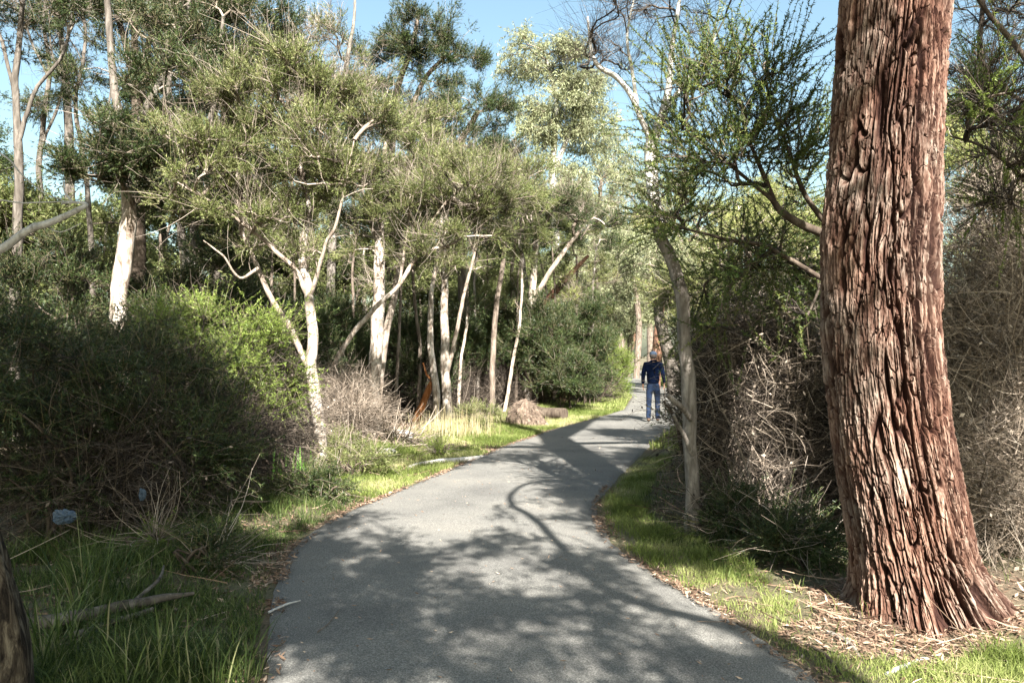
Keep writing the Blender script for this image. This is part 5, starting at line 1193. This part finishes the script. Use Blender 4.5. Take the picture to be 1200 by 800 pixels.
# ------------------------------------------------------------------ background wood (prototypes, then copies)
def proto(kind, seed):
    q = T(seed)
    if kind == 'tall':
        l0 = [(0, 0, -.1, .13), (.1, 0, 2.5, .11), (-.05, .1, 5, .09), (.2, .1, 7.5, .06), (.1, 0, 9.5, .03)]
        l1 = [(-.05, .1, 4.6, .06), (-.8, .3, 6.5, .04), (-1.2, .2, 8.2, .02)]; l2 = [(.1, .1, 5.6, .05), (.9, -.2, 7.2, .035), (1.3, 0, 8.6, .02)]
        bl = [((.2, 0, 9.2), (1.3, 1.3, 1.2), 110), ((-1.1, .2, 8), (1, 1, .9), 70), ((1.2, 0, 8), (1, 1, .9), 70), ((0, 0, 6.2), (1.4, 1.3, .8), 40)]
        return make_tree('background_tree', '', 'tree', (0, 0, 0), [l0, l1, l2], bl, 'far', 'dark', 'bark_tan', q, bf=.3, bare=300, sides=8)
    if kind == 'mid':
        l0 = [(0, 0, -.1, .10), (.1, 0, 1.6, .085), (-.15, .1, 3.2, .06), (-.2, .1, 4.6, .03)]; l1 = [(.05, 0, 1.4, .06), (.5, .2, 2.8, .045), (.8, 0, 4.2, .02)]
        bl = [((-.2, 0, 4.6), (1.2, 1.2, .8), 110), ((.9, 0, 4.2), (1.0, 1.0, .8), 80), ((.2, 0, 3.2), (1.3, 1.2, .6), 50)]
        return make_tree('background_tree', '', 'tree', (0, 0, 0), [l0, l1], bl, 'far', 'tea', 'bark_pale', q, bf=.3, bare=400, sides=8)
    if kind == 'gum':
        l0 = [(0, 0, -.1, .22), (.1, 0, 4, .18), (-.2, 0, 8, .13), (.3, 0, 12, .06)]; l1 = [(0, 0, 6, .1), (1.2, .4, 9, .06), (1.8, .2, 11, .03)]; l2 = [(-.1, 0, 5, .1), (-1.4, -.3, 8, .06), (-2, 0, 10, .03)]
        bl = [((.3, 0, 12), (2.2, 2.2, 1.6), 130), ((1.9, 0, 10), (1.8, 1.8, 1.4), 90), ((-1.9, 0, 9.5), (1.9, 1.9, 1.5), 100), ((0, 0, 7), (2, 2, 1), 50)]
        return make_tree('background_tree', '', 'tree', (0, 0, 0), [l0, l1, l2], bl, 'euc', 'olive', 'bark_tan', q, bf=.3, r0=.008, bare=250, size=1.6, sides=8)
    bl = [((0, 0, 1.5), (1.3, 1.3, 1.3), 170), ((.5, .2, 2.3), (.9, .9, .7), 60)]
    return make_shrub('background_bush', '', (0, 0), bl, 'far', 'dark', q, dens=1.0, size=1.0, bare=150)

def place(p, pts, label, group, first=True):
    for i, (x, y, rz, s) in enumerate(pts):
        z = float(gh(x, y)) - .03
        if i == 0 and first: p.location = (x, y, z); p.rotation_euler = (0, 0, rz); p.scale = (s, s, s); p['label'] = label; p['group'] = group; o = p
        else: o = dup(p, (x, y, z), rz, (s, s, s * 1.0), label, group)
q = T(800)
left_tall = [((px - CX) / F * Y, Y, q.uniform(0, 6.3), q.uniform(.85, 1.1)) for px, Y in [(-60, 22), (190, 26), (330, 24), (420, 30), (250, 30), (500, 34), (570, 36), (-20, 33), (350, 34), (620, 44), (130, 36)]]
place(proto('tall', 801), left_tall, 'dark-crowned tree deep in the left wood', 'trees deep in the left wood')
left_mid = [((px - CX) / F * Y, Y, q.uniform(0, 6.3), q.uniform(.85, 1.15)) for px, Y in [(30, 18), (120, 20), (240, 19), (310, 21), (370, 24), (430, 25), (505, 28), (560, 31), (600, 33), (640, 36), (-40, 16), (680, 42), (270, 26), (180, 29), (400, 30), (460, 32), (530, 34), (340, 30), (585, 38), (215, 33), (90, 30), (480, 27), (625, 48)]]
place(proto('mid', 802), left_mid, 'smaller pale-stemmed tree deep in the left wood', 'small pale-stemmed trees deep in the left wood')
bush = [((px - CX) / F * Y, Y, q.uniform(0, 6.3), q.uniform(.8, 1.25)) for px, Y in [(-30, 14.5), (40, 17), (110, 16), (170, 18), (230, 20), (290, 19), (340, 22), (390, 25), (430, 27), (470, 28), (510, 29), (545, 30), (580, 31), (610, 32), (640, 33), (665, 34), (60, 24), (150, 26), (210, 25), (320, 29), (-60, 20), (260, 17), (0, 30), (450, 36)]]
bproto = proto('bush', 803); place(bproto, bush, 'dark undergrowth bush deep in the left wood', 'undergrowth bushes deep in the left wood')
rb = [((px - CX) / F * Y, Y, q.uniform(0, 6.3), q.uniform(.9, 1.25)) for px, Y in [(875, 19), (900, 18), (930, 17), (980, 16), (1130, 14), (1190, 15), (1250, 14), (880, 26), (930, 25), (1000, 22), (1160, 20), (1220, 22)]]
place(bproto, rb, 'dark undergrowth bush deep in the right wood', 'undergrowth bushes deep in the right wood', False)
gums = [((px - CX) / F * Y, Y, q.uniform(0, 6.3), q.uniform(.8, 1.1)) for px, Y in [(600, 58), (650, 66), (700, 80), (560, 60), (820, 60), (870, 55), (930, 52), (780, 95), (1150, 34), (1200, 38), (960, 60), (690, 105), (800, 110), (1240, 45), (690, 140)]]
place(proto('gum', 804), gums, 'pale far gum at the back of the wood', 'pale gums at the back of the wood')
